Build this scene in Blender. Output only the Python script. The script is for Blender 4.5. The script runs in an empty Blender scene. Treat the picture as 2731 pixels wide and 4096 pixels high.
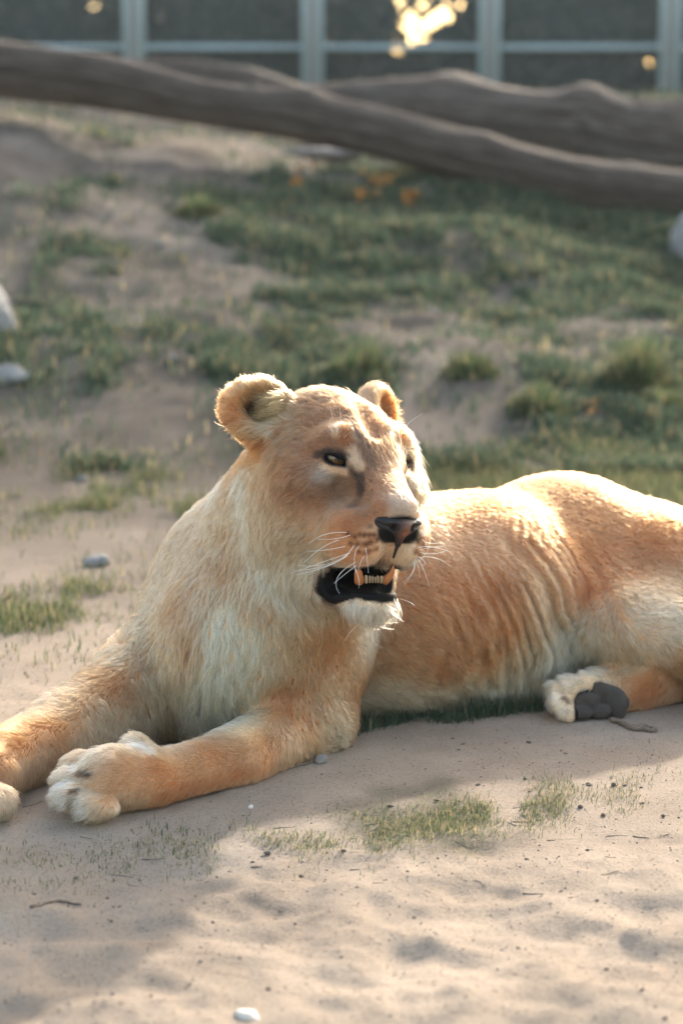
import bpy, math, os, time
import numpy as np
R = math.radians
T0 = time.time()
sc = bpy.context.scene
# ------------------------------------------------------------------ camera
CAM_H, PITCH, VFOV = 1.0, R(10.0), R(27.0)
PXW, PXH = 2731.0, 4096.0                       # photograph size, used to turn pixels into directions
FPX = PXH / (2 * math.tan(VFOV / 2))
cam_d = bpy.data.cameras.new('camera'); cam = bpy.data.objects.new('camera', cam_d)
sc.collection.objects.link(cam); sc.camera = cam
cam.location = (0, 0, CAM_H); cam.rotation_euler = (R(90) - PITCH, 0, 0)
cam_d.sensor_fit = 'VERTICAL'; cam_d.sensor_height = 36.0; cam_d.sensor_width = 24.0
cam_d.lens = 18.0 / math.tan(VFOV / 2)
cam_d.clip_start = 0.05; cam_d.clip_end = 600
cam_d.dof.use_dof = True; cam_d.dof.focus_distance = 3.30; cam_d.dof.aperture_fstop = 3.2
# ------------------------------------------------------------------ sky, sun, exposure
SUN_EL, SUN_AZ = R(23.9), R(24.7)                   # azimuth: from straight behind the lioness towards the right
wd = bpy.data.worlds.new('World'); sc.world = wd; wd.use_nodes = True
nt = wd.node_tree; bg = nt.nodes['Background']
sky = nt.nodes.new('ShaderNodeTexSky'); sky.sky_type = 'NISHITA'; sky.sun_disc = False
sky.sun_elevation = SUN_EL; sky.sun_rotation = SUN_AZ; sky.air_density = 1.35; sky.dust_density = 3.4; sky.ozone_density = 0.0
nt.links.new(sky.outputs[0], bg.inputs[0]); bg.inputs[1].default_value = 0.145
sun_d = bpy.data.lights.new('sun', 'SUN'); sun_o = bpy.data.objects.new('sun', sun_d)
sc.collection.objects.link(sun_o)
sun_d.energy = 2.4; sun_d.angle = R(2.0); sun_d.color = (1.0, 0.93, 0.82)
from mathutils import Vector, Matrix
SUN_DIR = Vector((math.sin(SUN_AZ) * math.cos(SUN_EL), math.cos(SUN_AZ) * math.cos(SUN_EL), math.sin(SUN_EL)))
sun_o.rotation_euler = SUN_DIR.to_track_quat('Z', 'Y').to_euler()
sun_o.location = (2, 8, 6)
vs = sc.view_settings; vs.view_transform = 'Standard'; vs.look = 'None'; vs.gamma = 1; vs.exposure = 1.9
sc.cycles.max_bounces = 7; sc.cycles.diffuse_bounces = 3; sc.cycles.glossy_bounces = 3; sc.cycles.transmission_bounces = 5; sc.cycles.transparent_max_bounces = 16
sc.cycles.use_denoising = True
try: sc.cycles_curves.shape = 'RIBBONS'
except Exception: pass

# ------------------------------------------------------------------ helpers
def at(px, py, Y):
    """world point seen at photograph pixel (px,py) on the plane y=Y"""
    x = (px - PXW / 2) / FPX; v = -(py - PXH / 2) / FPX
    cp, sp = math.cos(PITCH), math.sin(PITCH)
    d = Y / (cp + v * sp)
    return np.array([x * d, Y, CAM_H + d * (v * cp - sp)])
def gnd(px, py, z=0.0):
    x = (px - PXW / 2) / FPX; v = -(py - PXH / 2) / FPX
    cp, sp = math.cos(PITCH), math.sin(PITCH)
    d = (z - CAM_H) / (v * cp - sp)
    return np.array([x * d, d * (cp + v * sp), z])
def proj(p):
    p = np.asarray(p, float); z = p[..., 2] - CAM_H
    cp, sp = math.cos(PITCH), math.sin(PITCH)
    d = p[..., 1] * cp - z * sp
    return np.stack([PXW / 2 + FPX * p[..., 0] / d, PXH / 2 - FPX * (p[..., 1] * sp + z * cp) / d], -1)
def hash3(i, j, k, seed=0):
    with np.errstate(over='ignore'):
        h = (i.astype(np.int64) * 374761393 + j.astype(np.int64) * 668265263 + k.astype(np.int64) * 2147483647 + seed * 974711) & 0x7fffffff
        h = ((h ^ (h >> 13)) * 1274126177) & 0x7fffffff
        h = ((h ^ (h >> 16)) * 461845907) & 0x7fffffff
        h = h ^ (h >> 15)
    return (h & 0xffffff) / float(0xffffff)
def vnoise(p, scale, seed=0):
    """smooth value noise in -1..1; p (n,3)"""
    q = p * scale; f = np.floor(q); u = q - f; u = u * u * (3 - 2 * u); i = f.astype(np.int64)
    r = 0
    for dx in (0, 1):
        wx = u[:, 0] if dx else 1 - u[:, 0]
        for dy in (0, 1):
            wy = u[:, 1] if dy else 1 - u[:, 1]
            for dz in (0, 1):
                wz = u[:, 2] if dz else 1 - u[:, 2]
                r = r + wx * wy * wz * hash3(i[:, 0] + dx, i[:, 1] + dy, i[:, 2] + dz, seed)
    return r * 2 - 1
def fbm(p, scale, seed=0, oct=3):
    a, s, r = 1.0, scale, 0
    for o in range(oct):
        r = r + a * vnoise(p, s, seed + o * 17); a *= .5; s *= 2.03
    return r
def sstep(a, b, x):
    t = np.clip((x - a) / (b - a), 0, 1); return t * t * (3 - 2 * t)
def norm(v):
    return v / np.maximum(np.linalg.norm(v, axis=-1, keepdims=True), 1e-9)
def new_mesh(name, verts, faces, smooth=True):
    """verts (n,3); faces (m,3|4) int array, or list of lists"""
    me = bpy.data.meshes.new(name)
    if isinstance(faces, np.ndarray):
        k = faces.shape[1]
        me.vertices.add(len(verts)); me.vertices.foreach_set('co', np.ascontiguousarray(verts, np.float32).ravel())
        me.loops.add(faces.size); me.loops.foreach_set('vertex_index', np.ascontiguousarray(faces, np.int32).ravel())
        me.polygons.add(len(faces))
        me.polygons.foreach_set('loop_start', np.arange(0, faces.size, k, dtype=np.int32))
        me.update(calc_edges=True); me.validate()
    else:
        me.from_pydata([tuple(v) for v in verts], [], [tuple(f) for f in faces]); me.update()
    if smooth and len(me.polygons):
        me.polygons.foreach_set('use_smooth', np.ones(len(me.polygons), bool))
    return me
def link(name, data, mat=None, parent=None, label=None, cat=None, group=None, kind=None):
    o = bpy.data.objects.new(name, data); sc.collection.objects.link(o)
    if mat is not None and data is not None:
        data.materials.clear(); data.materials.append(mat)
    if parent is not None: o.parent = parent
    if label: o['label'] = label
    if cat: o['category'] = cat
    if group: o['group'] = group
    if kind: o['kind'] = kind
    return o
def add_color(me, name, cols):
    a = me.color_attributes.new(name, 'FLOAT_COLOR', 'POINT')
    c = np.ones((len(me.vertices), 4), np.float32); c[:, :3] = cols
    a.data.foreach_set('color', c.ravel())
def make_mat(name):
    m = bpy.data.materials.new(name); m.use_nodes = True
    n = m.node_tree.nodes; return m, n, m.node_tree.links, n['Principled BSDF']
# ------------------------------------------------------------------ implicit modelling: distance fields on a grid, surface nets
class Field:
    def __init__(s, lo, hi, h):
        s.lo = np.array(lo, float); s.h = h
        s.n = np.ceil((np.array(hi) - s.lo) / h).astype(int) + 1
        s.D = np.full(s.n, 0.1, np.float32)
    def _sub(s, lo, hi):
        a = np.maximum(np.floor((lo - s.lo) / s.h).astype(int), 0); b = np.minimum(np.ceil((hi - s.lo) / s.h).astype(int) + 1, s.n)
        if (b <= a).any(): return None, None
        ax = [s.lo[i] + np.arange(a[i], b[i]) * s.h for i in range(3)]
        g = np.stack(np.meshgrid(*ax, indexing='ij'), -1).reshape(-1, 3)
        return tuple(slice(a[i], b[i]) for i in range(3)), g
    def op(s, prim, k=0.02, sub=False):
        fn, lo, hi = prim
        m = k + 3 * s.h; ST = 4
        a = np.maximum(np.floor((lo - m - s.lo) / s.h).astype(int), 0); b = np.minimum(np.ceil((hi + m - s.lo) / s.h).astype(int) + 1, s.n)
        if (b <= a).any(): return
        sl = tuple(slice(a[i], b[i]) for i in range(3)); D = s.D[sl]; shp = D.shape
        # coarse pass, then exact distances only near the surface
        cn = [(n + ST - 1) // ST for n in shp]
        ax = [s.lo[i] + (a[i] + np.arange(cn[i]) * ST + (ST - 1) / 2) * s.h for i in range(3)]
        dc = fn(np.stack(np.meshgrid(*ax, indexing='ij'), -1).reshape(-1, 3)).astype(np.float32).reshape(cn)
        d = dc
        for i in range(3): d = np.repeat(d, ST, axis=i)
        d = np.ascontiguousarray(d[:shp[0], :shp[1], :shp[2]])
        near = np.abs(d) < (k + ST * s.h * 1.2 + 2 * s.h)
        I = np.argwhere(near)
        if len(I): d[near] = fn(s.lo + (I + a) * s.h)
        if sub: d = -d; hh = np.maximum(k - np.abs(D - d), 0) / k; s.D[sl] = np.maximum(D, d) + hh * hh * k * .25
        else: hh = np.maximum(k - np.abs(D - d), 0) / k; s.D[sl] = np.minimum(D, d) - hh * hh * k * .25
    def mesh(s):
        D = s.D; n = s.n; S = D < 0
        A = S[:-1, :-1, :-1]; c = np.zeros(A.shape, np.uint8)
        offs = [(i, j, k) for i in (0, 1) for j in (0, 1) for k in (0, 1)]
        for o in offs: c += S[o[0]:n[0] - 1 + o[0], o[1]:n[1] - 1 + o[1], o[2]:n[2] - 1 + o[2]]
        act = (c > 0) & (c < 8); I = np.argwhere(act); idx = np.full(A.shape, -1, np.int32); idx[act] = np.arange(len(I))
        val = {o: D[I[:, 0] + o[0], I[:, 1] + o[1], I[:, 2] + o[2]] for o in offs}
        acc = np.zeros((len(I), 3)); cnt = np.zeros(len(I))
        for o in offs:
            for ax in range(3):
                if o[ax]: continue
                q = list(o); q[ax] = 1; q = tuple(q); a, b = val[o], val[q]; cr = (a < 0) != (b < 0)
                t = np.where(cr, a / np.where(cr, a - b, 1), 0); p = np.tile(np.array(o, float), (len(I), 1)); p[:, ax] += t
                acc[cr] += p[cr]; cnt[cr] += 1
        V = s.lo + (I + acc / cnt[:, None]) * s.h; Fs = []
        for ax in range(3):
            u, v = (ax + 1) % 3, (ax + 2) % 3
            s0 = [slice(1, -1)] * 3; s1 = [slice(1, -1)] * 3; s0[ax] = slice(0, -1); s1[ax] = slice(1, None)
            E = np.argwhere(S[tuple(s0)] != S[tuple(s1)]); off = np.ones(3, int); off[ax] = 0; E = E + off
            ins = S[E[:, 0], E[:, 1], E[:, 2]]
            def cell(du, dv):
                c2 = E.copy(); c2[:, u] -= du; c2[:, v] -= dv; return idx[c2[:, 0], c2[:, 1], c2[:, 2]]
            q = np.stack([cell(1, 1), cell(0, 1), cell(0, 0), cell(1, 0)], 1)
            q[~ins] = q[~ins][:, ::-1]; Fs.append(q)
        return V, np.concatenate(Fs)
class Frame:
    """local frame: world = local*s @ M + o"""
    def __init__(f, o, M, s=1.0): f.o = np.array(o, float); f.M = np.array(M, float); f.s = s
    def w(f, p): return np.asarray(p, float) * f.s @ f.M + f.o
    def l(f, p): return (p - f.o) @ f.M.T / f.s
WORLD = Frame((0, 0, 0), np.eye(3))
def euler(rx=0, ry=0, rz=0):
    return np.array(Matrix.Rotation(R(rz), 3, 'Z') @ Matrix.Rotation(R(ry), 3, 'Y') @ Matrix.Rotation(R(rx), 3, 'X')).T
def ell(c, r, fr=WORLD, rot=None):
    c = np.array(c, float); r = np.array(r, float); M = np.eye(3) if rot is None else rot   # rows = ellipsoid axes in local frame
    def fn(g):
        q = (fr.l(g) - c) @ M.T; k0 = np.linalg.norm(q / r, axis=1); k1 = np.linalg.norm(q / r ** 2, axis=1)
        return k0 * (k0 - 1) / np.maximum(k1, 1e-9) * fr.s
    w = fr.w(c); m = r.max() * fr.s
    return fn, w - m, w + m
def cone(a, b, ra, rb, fr=WORLD):
    a, b = np.array(a, float), np.array(b, float)
    ba = b - a; l2 = ba @ ba; rr = ra - rb; a2 = l2 - rr * rr; il2 = 1 / l2
    def fn(g):
        pa = fr.l(g) - a; y = pa @ ba; z = y - l2; x2 = ((pa * l2 - y[:, None] * ba) ** 2).sum(1)
        y2 = y * y * l2; z2 = z * z * l2; k = np.sign(rr) * rr * rr * x2
        d = (np.sqrt(np.maximum(x2 * a2 * il2, 0)) + y * rr) * il2 - ra
        c1 = np.sign(z) * a2 * z2 > k; c2 = np.sign(y) * a2 * y2 < k
        d = np.where(c2, np.sqrt(x2 + y2) * il2 - ra, d); d = np.where(c1, np.sqrt(x2 + z2) * il2 - rb, d)
        return d * fr.s
    A, B = fr.w(a), fr.w(b); m = max(ra, rb) * fr.s
    return fn, np.minimum(A, B) - m, np.maximum(A, B) + m
def mir(c): return (-c[0], c[1], c[2])
def vertex_normals(V, Fq):
    n = np.cross(V[Fq[:, 2]] - V[Fq[:, 0]], V[Fq[:, 3 if Fq.shape[1] > 3 else 1]] - V[Fq[:, 1 if Fq.shape[1] > 3 else 0]])
    N = np.zeros_like(V)
    for k in range(Fq.shape[1]): 
        for ax in range(3): N[:, ax] += np.bincount(Fq[:, k], n[:, ax], len(V))
    return norm(N)
def lap_smooth(V, Fq, it=1, lam=.5):
    for _ in range(it):
        A = np.zeros_like(V); c = np.zeros(len(V)); k = Fq.shape[1]
        for i in range(k):
            a, b = Fq[:, i], Fq[:, (i + 1) % k]
            for ax in range(3): A[:, ax] += np.bincount(a, V[b, ax], len(V)) + np.bincount(b, V[a, ax], len(V))
            c += np.bincount(a, minlength=len(V)) + np.bincount(b, minlength=len(V))
        V = V + lam * (A / np.maximum(c, 1)[:, None] - V)
    return V
# ------------------------------------------------------------------ lioness: skeleton of volumes
def head_matrix(yaw, pitch, roll):
    cy, sy = math.cos(yaw), math.sin(yaw)
    f = np.array([sy, -cy, 0]); l = np.array([cy, sy, 0]); u = np.array([0, 0, 1.])
    f2 = f * math.cos(pitch) - u * math.sin(pitch); u2 = u * math.cos(pitch) + f * math.sin(pitch)
    return np.stack([l * math.cos(roll) - u2 * math.sin(roll), f2, u2 * math.cos(roll) + l * math.sin(roll)], 0)
HS = 1.07
HEAD = Frame((-0.01805 * HS, 3.2073 * HS, 1.0 + (0.4769 - 1.0) * HS), head_matrix(R(27.8), R(0.2), R(7.0)), HS)
# head axes: x = her left, y = forward, z = up
LION_H = 0.0036
EARS = {-1: (np.array((-.117, -.035, .105)), norm(np.array((-.30, .90, .20)))), 1: (np.array((.087, -.040, .106)), norm(np.array((.62, .62, .10))))}
EYE = {-1: np.array((-.0500, .0985, .0515)), 1: np.array((.0500, .0985, .0515))}
EYE_R = .0175
MOUTH = [cone((0, .226, -.099), (s * .044, .135, -.127), .0145, .0195, HEAD) for s in (-1, 1)] + [ell((0, .135, -.122), (.044, .066, .019), HEAD)]
def lion_field():
    fd = Field((-0.78, 2.88, -0.03), (1.12, 4.45, 0.70), LION_H)
    U = lambda prim, k=.03: fd.op(prim, k)
    # --- trunk
    spine = [((1000, 2490, 3.70), .150), ((1250, 2450, 3.72), .185), ((1550, 2430, 3.76), .195), ((1900, 2410, 3.83), .193),
             ((2250, 2350, 3.95), .180), ((2560, 2410, 4.03), .165), ((2800, 2520, 4.08), .150)]
    pts = [(at(*c), r) for c, r in spine]
    for (a, ra), (b, rb) in zip(pts[:-1], pts[1:]): U(cone(a, b, ra, rb), .05)
    U(ell(at(2250, 2085, 3.98), (.12, .09, .070)), .09)            # hip crest
    U(ell(at(2560, 2260, 4.02), (.12, .11, .09)), .09)
    U(cone(at(1550, 2560, 3.74), at(2080, 2620, 3.80), .14, .12), .06)   # belly
    # --- neck and chest
    hb = HEAD.w((0, -.02, .0)); hn = HEAD.w((-.01, -.05, .02))
    U(cone(hb, at(1090, 2330, 3.58), .112, .150), .05)
    U(cone(hn, at(990, 2290, 3.66), .088, .130), .05)               # nape
    U(cone(at(990, 2290, 3.66), at(1300, 2200, 3.85), .13, .12), .05)  # withers
    U(cone(HEAD.w((0, .02, -.09)), at(1080, 2560, 3.46), .085, .125), .05)  # throat
    U(ell(at(970, 2600, 3.52), (.155, .14, .17)), .06)                # chest
    U(cone(at(900, 2650, 3.45), at(800, 2850, 3.50), .085, .055), .05)   # breast bone
    # --- near (left) shoulder, upper arm, forearm
    U(ell(at(1260, 2530, 3.50), (.095, .09, .125)), .05)
    U(cone(at(1240, 2480, 3.50), at(1230, 2830, 3.44), .09, .075), .04)
    el = at(1235, 2895, 3.44)
    U(cone(el, at(930, 3052, 3.25), .066, .048), .03)
    U(cone(at(930, 3052, 3.25), at(610, 3120, 3.12), .048, .042), .03)
    U(cone(at(1290, 2870, 3.48), el, .045, .05), .03)
    # --- near paw
    U(ell(at(510, 3115, 3.10), (.062, .05, .047), rot=euler(rz=38)), .03)
    U(ell(at(430, 3115, 3.075), (.046, .05, .046)), .02)
    for c, r in (((340, 3062, 3.10), .026), ((300, 3118, 3.07), .025), ((298, 3186, 3.04), .025), ((385, 3226, 3.02), .024)):
        U(ell(at(*c), (r * 1.35, r * .95, r * .80)), .011)
    U(ell(at(545, 2990, 3.14), (.020, .018, .018)), .02)              # dew claw
    # --- far (right) shoulder and foreleg
    U(ell(at(870, 2430, 3.66), (.11, .12, .13)), .06)
    U(cone(at(830, 2470, 3.64), at(600, 2730, 3.55), .10, .085), .05)
    U(cone(at(600, 2730, 3.55), at(260, 2950, 3.34), .085, .063), .04)
    U(cone(at(260, 2950, 3.34), at(20, 3050, 3.17), .063, .052), .03)
    U(cone(at(560, 2860, 3.50), at(260, 3030, 3.32), .06, .045), .04)
    U(ell(at(-70, 3110, 3.10), (.055, .06, .048)), .03)
    for c, r in (((8, 3205, 3.03), .020), ((-50, 3210, 3.02), .026), ((-130, 3200, 3.04), .027), ((-180, 3150, 3.08), .026)):
        U(ell(at(*c), (r, r * 1.25, r * 1.1)), .012)
    # --- near (left) hind leg: thigh, knee, shank going off to the right
    U(cone(at(2600, 2360, 3.98), at(2530, 2490, 3.76), .12, .095), .08)
    U(cone(at(2490, 2520, 3.70), at(2800, 2575, 3.70), .066, .064), .035)
    U(cone(at(2800, 2570, 3.76), at(3120, 2740, 3.82), .070, .036), .03)
    U(cone(at(2680, 2330, 3.88), at(2800, 2540, 3.78), .12, .08), .08)
    U(cone(at(3120, 2740, 3.82), at(2990, 2820, 3.62), .036, .034), .02)
    U(ell(at(2930, 2840, 3.56), (.06, .04, .032)), .02)
    # --- far (right) hind leg under the belly, foot turned sole out
    U(cone(at(2760, 2740, 3.80), at(2520, 2760, 3.68), .060, .046), .03)
    U(cone(at(2520, 2760, 3.68), at(2390, 2775, 3.63), .044, .043), .03)
    U(ell(at(2300, 2780, 3.61), (.048, .033, .034)), .02)
    for c, r in (((2262, 2765, 3.60), .020), ((2240, 2810, 3.58), .018), ((2268, 2850, 3.57), .017), ((2340, 2738, 3.60), .020)):
        U(ell(at(*c), (r * 1.2, r, r)), .008)
    U(cone(at(2300, 2700, 3.85), at(2600, 2700, 3.85), .09, .09), .04)     # groin
    # --- tail root and tail, out of frame
    U(cone(at(2900, 2500, 4.22), at(3050, 2780, 4.30), .05, .03), .03)
    # --- head
    h = HEAD
    def S2(c, r, k, rz=0, rx=0):
        for s in (1, -1): U(ell((s * c[0], c[1], c[2]), r, h, euler(rx=rx, rz=s * rz)), k)
    U(ell((-.004, -.018, .054), (.090, .105, .090), h), .03)
    U(ell((0, .050, .066), (.070, .060, .054), h), .03)
    S2((.039, .092, .083), (.029, .025, .021), .018)               # brows
    S2((.056, .078, .070), (.026, .024, .018), .02)                # orbit, outer
    S2((.074, .030, .010), (.050, .072, .062), .03)                # cheek bones
    S2((.070, .015, -.060), (.052, .078, .064), .04)               # jowls
    for x in (-.016, .016): U(cone((x, .105, .045), (x * .75, .206, -.007), .032, .0235, h), .03)
    U(cone((0, .055, .085), (0, .115, .050), .034, .036, h), .03)
    S2((.0270, .179, -.051), (.028, .045, .040), .018, rz=-14, rx=6)     # whisker pads
    S2((.039, .128, -.052), (.034, .066, .050), .045, rz=-18, rx=8)
    S2((.058, .094, .016), (.030, .032, .026), .025)               # under the eyes
    U(ell((0, .203, -.028), (.031, .026, .025), h), .015)           # nose core
    U(ell((0, .172, -.141), (.030, .030, .0255), h), .02)            # chin
    for x in (1, -1): U(cone((x * .016, .163, -.146), (x * .052, .05, -.122), .022, .038, h), .025)
    U(ell((0, .03, -.085), (.075, .09, .06), h), .04)
    # ears: a thick cup on each side
    for sgn in (-1, 1):
        ec, od = EARS[sgn]
        side = norm(np.cross(od, (0, 0, 1.))); up = np.cross(side, od); rot = np.stack([side, od, up])
        U(ell(ec, (.055, .030, .044) if sgn < 0 else (.048, .030, .051), h, rot), .02)
        U(ell(ec - np.array((sgn * .035, -.005, .032)), (.042, .036, .036), h), .035)
        fd.op(ell(ec + od * .022 + up * .002 + side * .004 * -sgn, (.034, .024, .027) if sgn < 0 else (.027, .024, .033), h, rot), .018, True)
        fd.op(ell(ec + od * .006 - up * .008 - side * .006 * sgn, (.017, .028, .015), h, rot), .010, True)
    nk = at(965, 1528, 3.50); fd.op(cone(nk + np.array((0, -.06, .004)), nk + np.array((0, .06, .004)), .012, .012), .008, True)      # nick in the ear edge
    fd.op(cone((0, .070, .138), (0, .125, .098), .0075, .006, h), .022, True)                                        # furrow between the brows
    for sgn in (-1, 1): fd.op(ell((sgn * .052, .160, .012), (.008, .028, .014), h, euler(rz=sgn * 12)), .030, True)   # hollow beside the bridge
    # eyelids: skin over the eyeball, then an almond slit with the inner corner lower
    for sgn in (-1, 1):
        U(ell(EYE[sgn], (EYE_R + .0045,) * 3, h), .016)
        fd.op(ell(EYE[sgn] + np.array((sgn * .006, .018, -.002)), (.0185, .016, .0041), h, euler(ry=sgn * -20) @ euler(rz=sgn * -32)), .003, True)
    # mouth
    for q in MOUTH: fd.op(q, .006, True)
    # keep everything on the ground
    zz = fd.lo[2] + np.arange(fd.n[2]) * fd.h
    fd.D = np.maximum(fd.D, (0.002 - zz)[None, None, :].astype(np.float32))
    return fd
# ------------------------------------------------------------------ lioness: coat maps, painted from points picked on her surface
TAWNY, LIGHT, CREAM, WHITE = (.45, .232, .115), (.58, .375, .23), (.72, .53, .37), (.85, .73, .59)
TAN = (.325, .17, .088)
ORANGE, RUST, BROWN, DARK, GREY, BLACK = (.47, .21, .085), (.38, .18, .085), (.25, .165, .11), (.085, .055, .04), (.50, .43, .37), (.012, .011, .011)
COAT_GAMMA = 1.6
def paint(P, col, marks):
    for q, c, r0, r1, amt in marks:
        lo, hi = q.min(0) - r1, q.max(0) + r1; k = np.flatnonzero(((P > lo) & (P < hi)).all(1))
        if not len(k): continue
        p = P[k]; best = np.linalg.norm(p - q[0], axis=1)
        for a, b in zip(q[:-1], q[1:]):
            ab = b - a; t = np.clip(((p - a) @ ab) / (ab @ ab + 1e-12), 0, 1); best = np.minimum(best, np.linalg.norm(p - a - t[:, None] * ab, axis=1))
        w = (1 - sstep(r0, r1, best))[:, None] * amt; col[k] = col[k] * (1 - w) + np.array(c) * w
    return col
def lion_maps(V, N):
    """per-vertex coat colour, hair length, comb direction, bare-skin mask"""
    P = proj(V); fac = ((V - np.array((0, 0, CAM_H))) * N).sum(1) < 0; dist = V[:, 1]
    fi = np.flatnonzero(fac)
    def pick(px, py):
        d2 = (P[fi, 0] - px) ** 2 + (P[fi, 1] - py) ** 2
        c = fi[d2 < 16 ** 2]
        if len(c) == 0: return V[fi[np.argmin(d2)]]
        return V[c[np.argmin(dist[c])]]
    L = HEAD.l(V)                                            # head coordinates
    hd = np.clip(1 - sstep(.16, .24, np.linalg.norm((L - np.array((0, .05, -.02))) * np.array((1, .8, 1)), axis=1)), 0, 1)
    Vf = V.astype(np.float32)
    def idw(pts, vals, p=4, eps=.012):
        pts = np.asarray(pts, np.float32); vals = np.asarray(vals, np.float32); out = np.zeros((len(V), vals.shape[1]), np.float32)
        c = pts.mean(0); q = pts - c; q2 = (q * q).sum(1)
        for i in range(0, len(V), 40000):
            v = Vf[i:i + 40000] - c; d2 = np.maximum((v * v).sum(1)[:, None] + q2[None] - 2 * v @ q.T, 0) + np.float32(eps * eps); w = d2 ** np.float32(-p / 2); out[i:i + 40000] = (w @ vals) / w.sum(1)[:, None]
        return out.astype(float)
    # ---- coat colour
    ctl = [ # body
        (1800, 2030, TAWNY), (2000, 1990, ORANGE), (2200, 1960, TAWNY), (2400, 2050, TAWNY), (2600, 2120, ORANGE), (1750, 2150, LIGHT), (1950, 2200, LIGHT),
        (2150, 2150, TAWNY), (2350, 2200, ORANGE), (2550, 2250, TAWNY), (1800, 2350, TAWNY), (2000, 2350, TAWNY), (2200, 2350, LIGHT), (2350, 2350, ORANGE), (2500, 2380, LIGHT),
        (2600, 2450, CREAM), (2700, 2480, CREAM), (2700, 2350, LIGHT), (1700, 2500, TAWNY), (1850, 2520, TAWNY), (2050, 2500, ORANGE), (2200, 2480, LIGHT), (2350, 2520, CREAM), (2480, 2560, LIGHT),
        (1600, 2650, TAWNY), (1750, 2680, ORANGE), (1950, 2650, ORANGE), (2100, 2620, LIGHT), (2250, 2620, CREAM), (2300, 2680, CREAM), (2400, 2600, LIGHT),
        (2600, 2620, CREAM), (2700, 2650, TAWNY), (1550, 2780, CREAM), (1700, 2800, CREAM), (1900, 2780, CREAM), (2050, 2740, CREAM), (2150, 2760, CREAM),
        (2300, 2720, CREAM), (2400, 2700, CREAM), (2600, 2760, TAWNY), (2230, 2790, WHITE), (1480, 2880, CREAM), (1450, 2740, TAWNY),
        # near shoulder and foreleg
        (1350, 2600, ORANGE), (1200, 2600, LIGHT), (1050, 2650, CREAM), (950, 2750, CREAM), (1300, 2750, LIGHT), (1150, 2780, TAWNY), (1250, 2880, ORANGE), (1330, 2930, CREAM),
        (1000, 2880, CREAM), (1050, 2960, LIGHT), (1100, 3000, TAWNY), (850, 3000, TAWNY), (850, 3100, LIGHT), (700, 3010, LIGHT), (650, 3060, ORANGE), (600, 3150, LIGHT), (700, 3180, ORANGE),
        (500, 3040, TAWNY), (420, 3010, CREAM), (400, 3100, LIGHT), (320, 3060, CREAM), (270, 3130, CREAM), (260, 3200, WHITE), (350, 3250, CREAM), (430, 3180, TAWNY), (480, 3240, CREAM), (580, 2975, CREAM),
        # chest, neck
        (870, 2500, CREAM), (900, 2650, CREAM), (850, 2800, CREAM), (750, 2850, CREAM), (650, 2850, LIGHT), (750, 2550, TAWNY), (700, 2400, TAWNY), (800, 2350, LIGHT), (680, 2250, LIGHT), (780, 2050, LIGHT), (860, 1900, CREAM),
        (850, 2150, LIGHT), (900, 2250, TAWNY), (1050, 2450, LIGHT), (1150, 2380, CREAM), (1250, 2450, CREAM), (1250, 2530, ORANGE), (1350, 2500, TAWNY), (1000, 2550, CREAM), (950, 2350, LIGHT), (650, 2600, LIGHT),
        # far foreleg
        (550, 2600, LIGHT), (450, 2700, TAWNY), (300, 2780, LIGHT), (150, 2850, LIGHT), (200, 2900, ORANGE), (350, 2850, LIGHT), (300, 3000, LIGHT), (450, 2900, LIGHT), (60, 2950, ORANGE), (20, 3050, TAWNY), (100, 3050, LIGHT), (15, 3200, CREAM), (200, 3080, LIGHT),
        # head
        (1000, 1950, LIGHT), (960, 2100, CREAM), (1050, 2250, CREAM), (1150, 2280, CREAM), (1100, 2100, LIGHT), (1200, 2150, LIGHT), (1150, 1950, TAN), (1250, 1980, TAN), (1100, 1850, TAWNY), (1200, 1880, TAN),
        (1150, 1750, TAN), (1250, 1700, TAN), (1250, 1620, TAN), (1350, 1600, TAN), (1450, 1700, TAN), (1550, 1750, TAN), (1520, 1650, TAN), (1300, 1780, TAN), (1300, 1900, GREY), (1350, 1960, BROWN), (1450, 1850, TAN), (1500, 1950, TAN), (1550, 1920, TAWNY),
        (1600, 2000, GREY), (1640, 2020, GREY), (1580, 2040, GREY), (1500, 2030, ORANGE), (1400, 2070, ORANGE), (1330, 2100, ORANGE), (1250, 2220, CREAM), (1400, 2150, LIGHT), (1480, 2150, CREAM), (1560, 2170, WHITE), (1400, 2220, ORANGE), (1500, 2220, CREAM), (1640, 2180, WHITE), (1650, 2120, CREAM),
        (1400, 2460, WHITE), (1480, 2440, WHITE), (1560, 2430, WHITE), (1500, 2500, WHITE), (1660, 1900, CREAM), (1640, 1800, CREAM), (1230, 2320, CREAM),
        (1000, 1560, LIGHT), (900, 1620, ORANGE), (900, 1720, TAWNY), (960, 1780, ORANGE), (1080, 1600, LIGHT), (1100, 1680, CREAM), (1490, 1570, LIGHT), (1560, 1640, ORANGE), (940, 1830, ORANGE)]
    pts = np.array([pick(a, b) for a, b, c in ctl]); col = idw(pts, np.array([c for _, _, c in ctl]), 3.4, .028)
    # parts of her no control point sees: tawny back, pale under side
    col = col * (1 + .10 * fbm(V, 22, 5, 2)[:, None]) 
    # ---- markings and some painted shade: strokes on the coat, kept so that the hair roots can be coloured from them too
    marks = []
    def mark(pts, c, r0, r1, amt=1.0): marks.append((np.atleast_2d(np.asarray(pts, float)), c, r0, r1, amt))
    def both(pxs, c, r0, r1, amt=1.0):                                # a face marking and its mirror image
        q = np.array([HEAD.l(pick(*p)) for p in pxs])
        for s in (1, -1): mark(HEAD.w(q * np.array((s, 1, 1))), c, r0, r1, amt)
    one = lambda pxs, *a: mark([pick(*p) for p in pxs], *a)
    both([(1345, 1925), (1390, 1935)], BROWN, .006, .034, .42)
    both([(1300, 1893), (1330, 1905)], GREY, .004, .016, .4)
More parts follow.
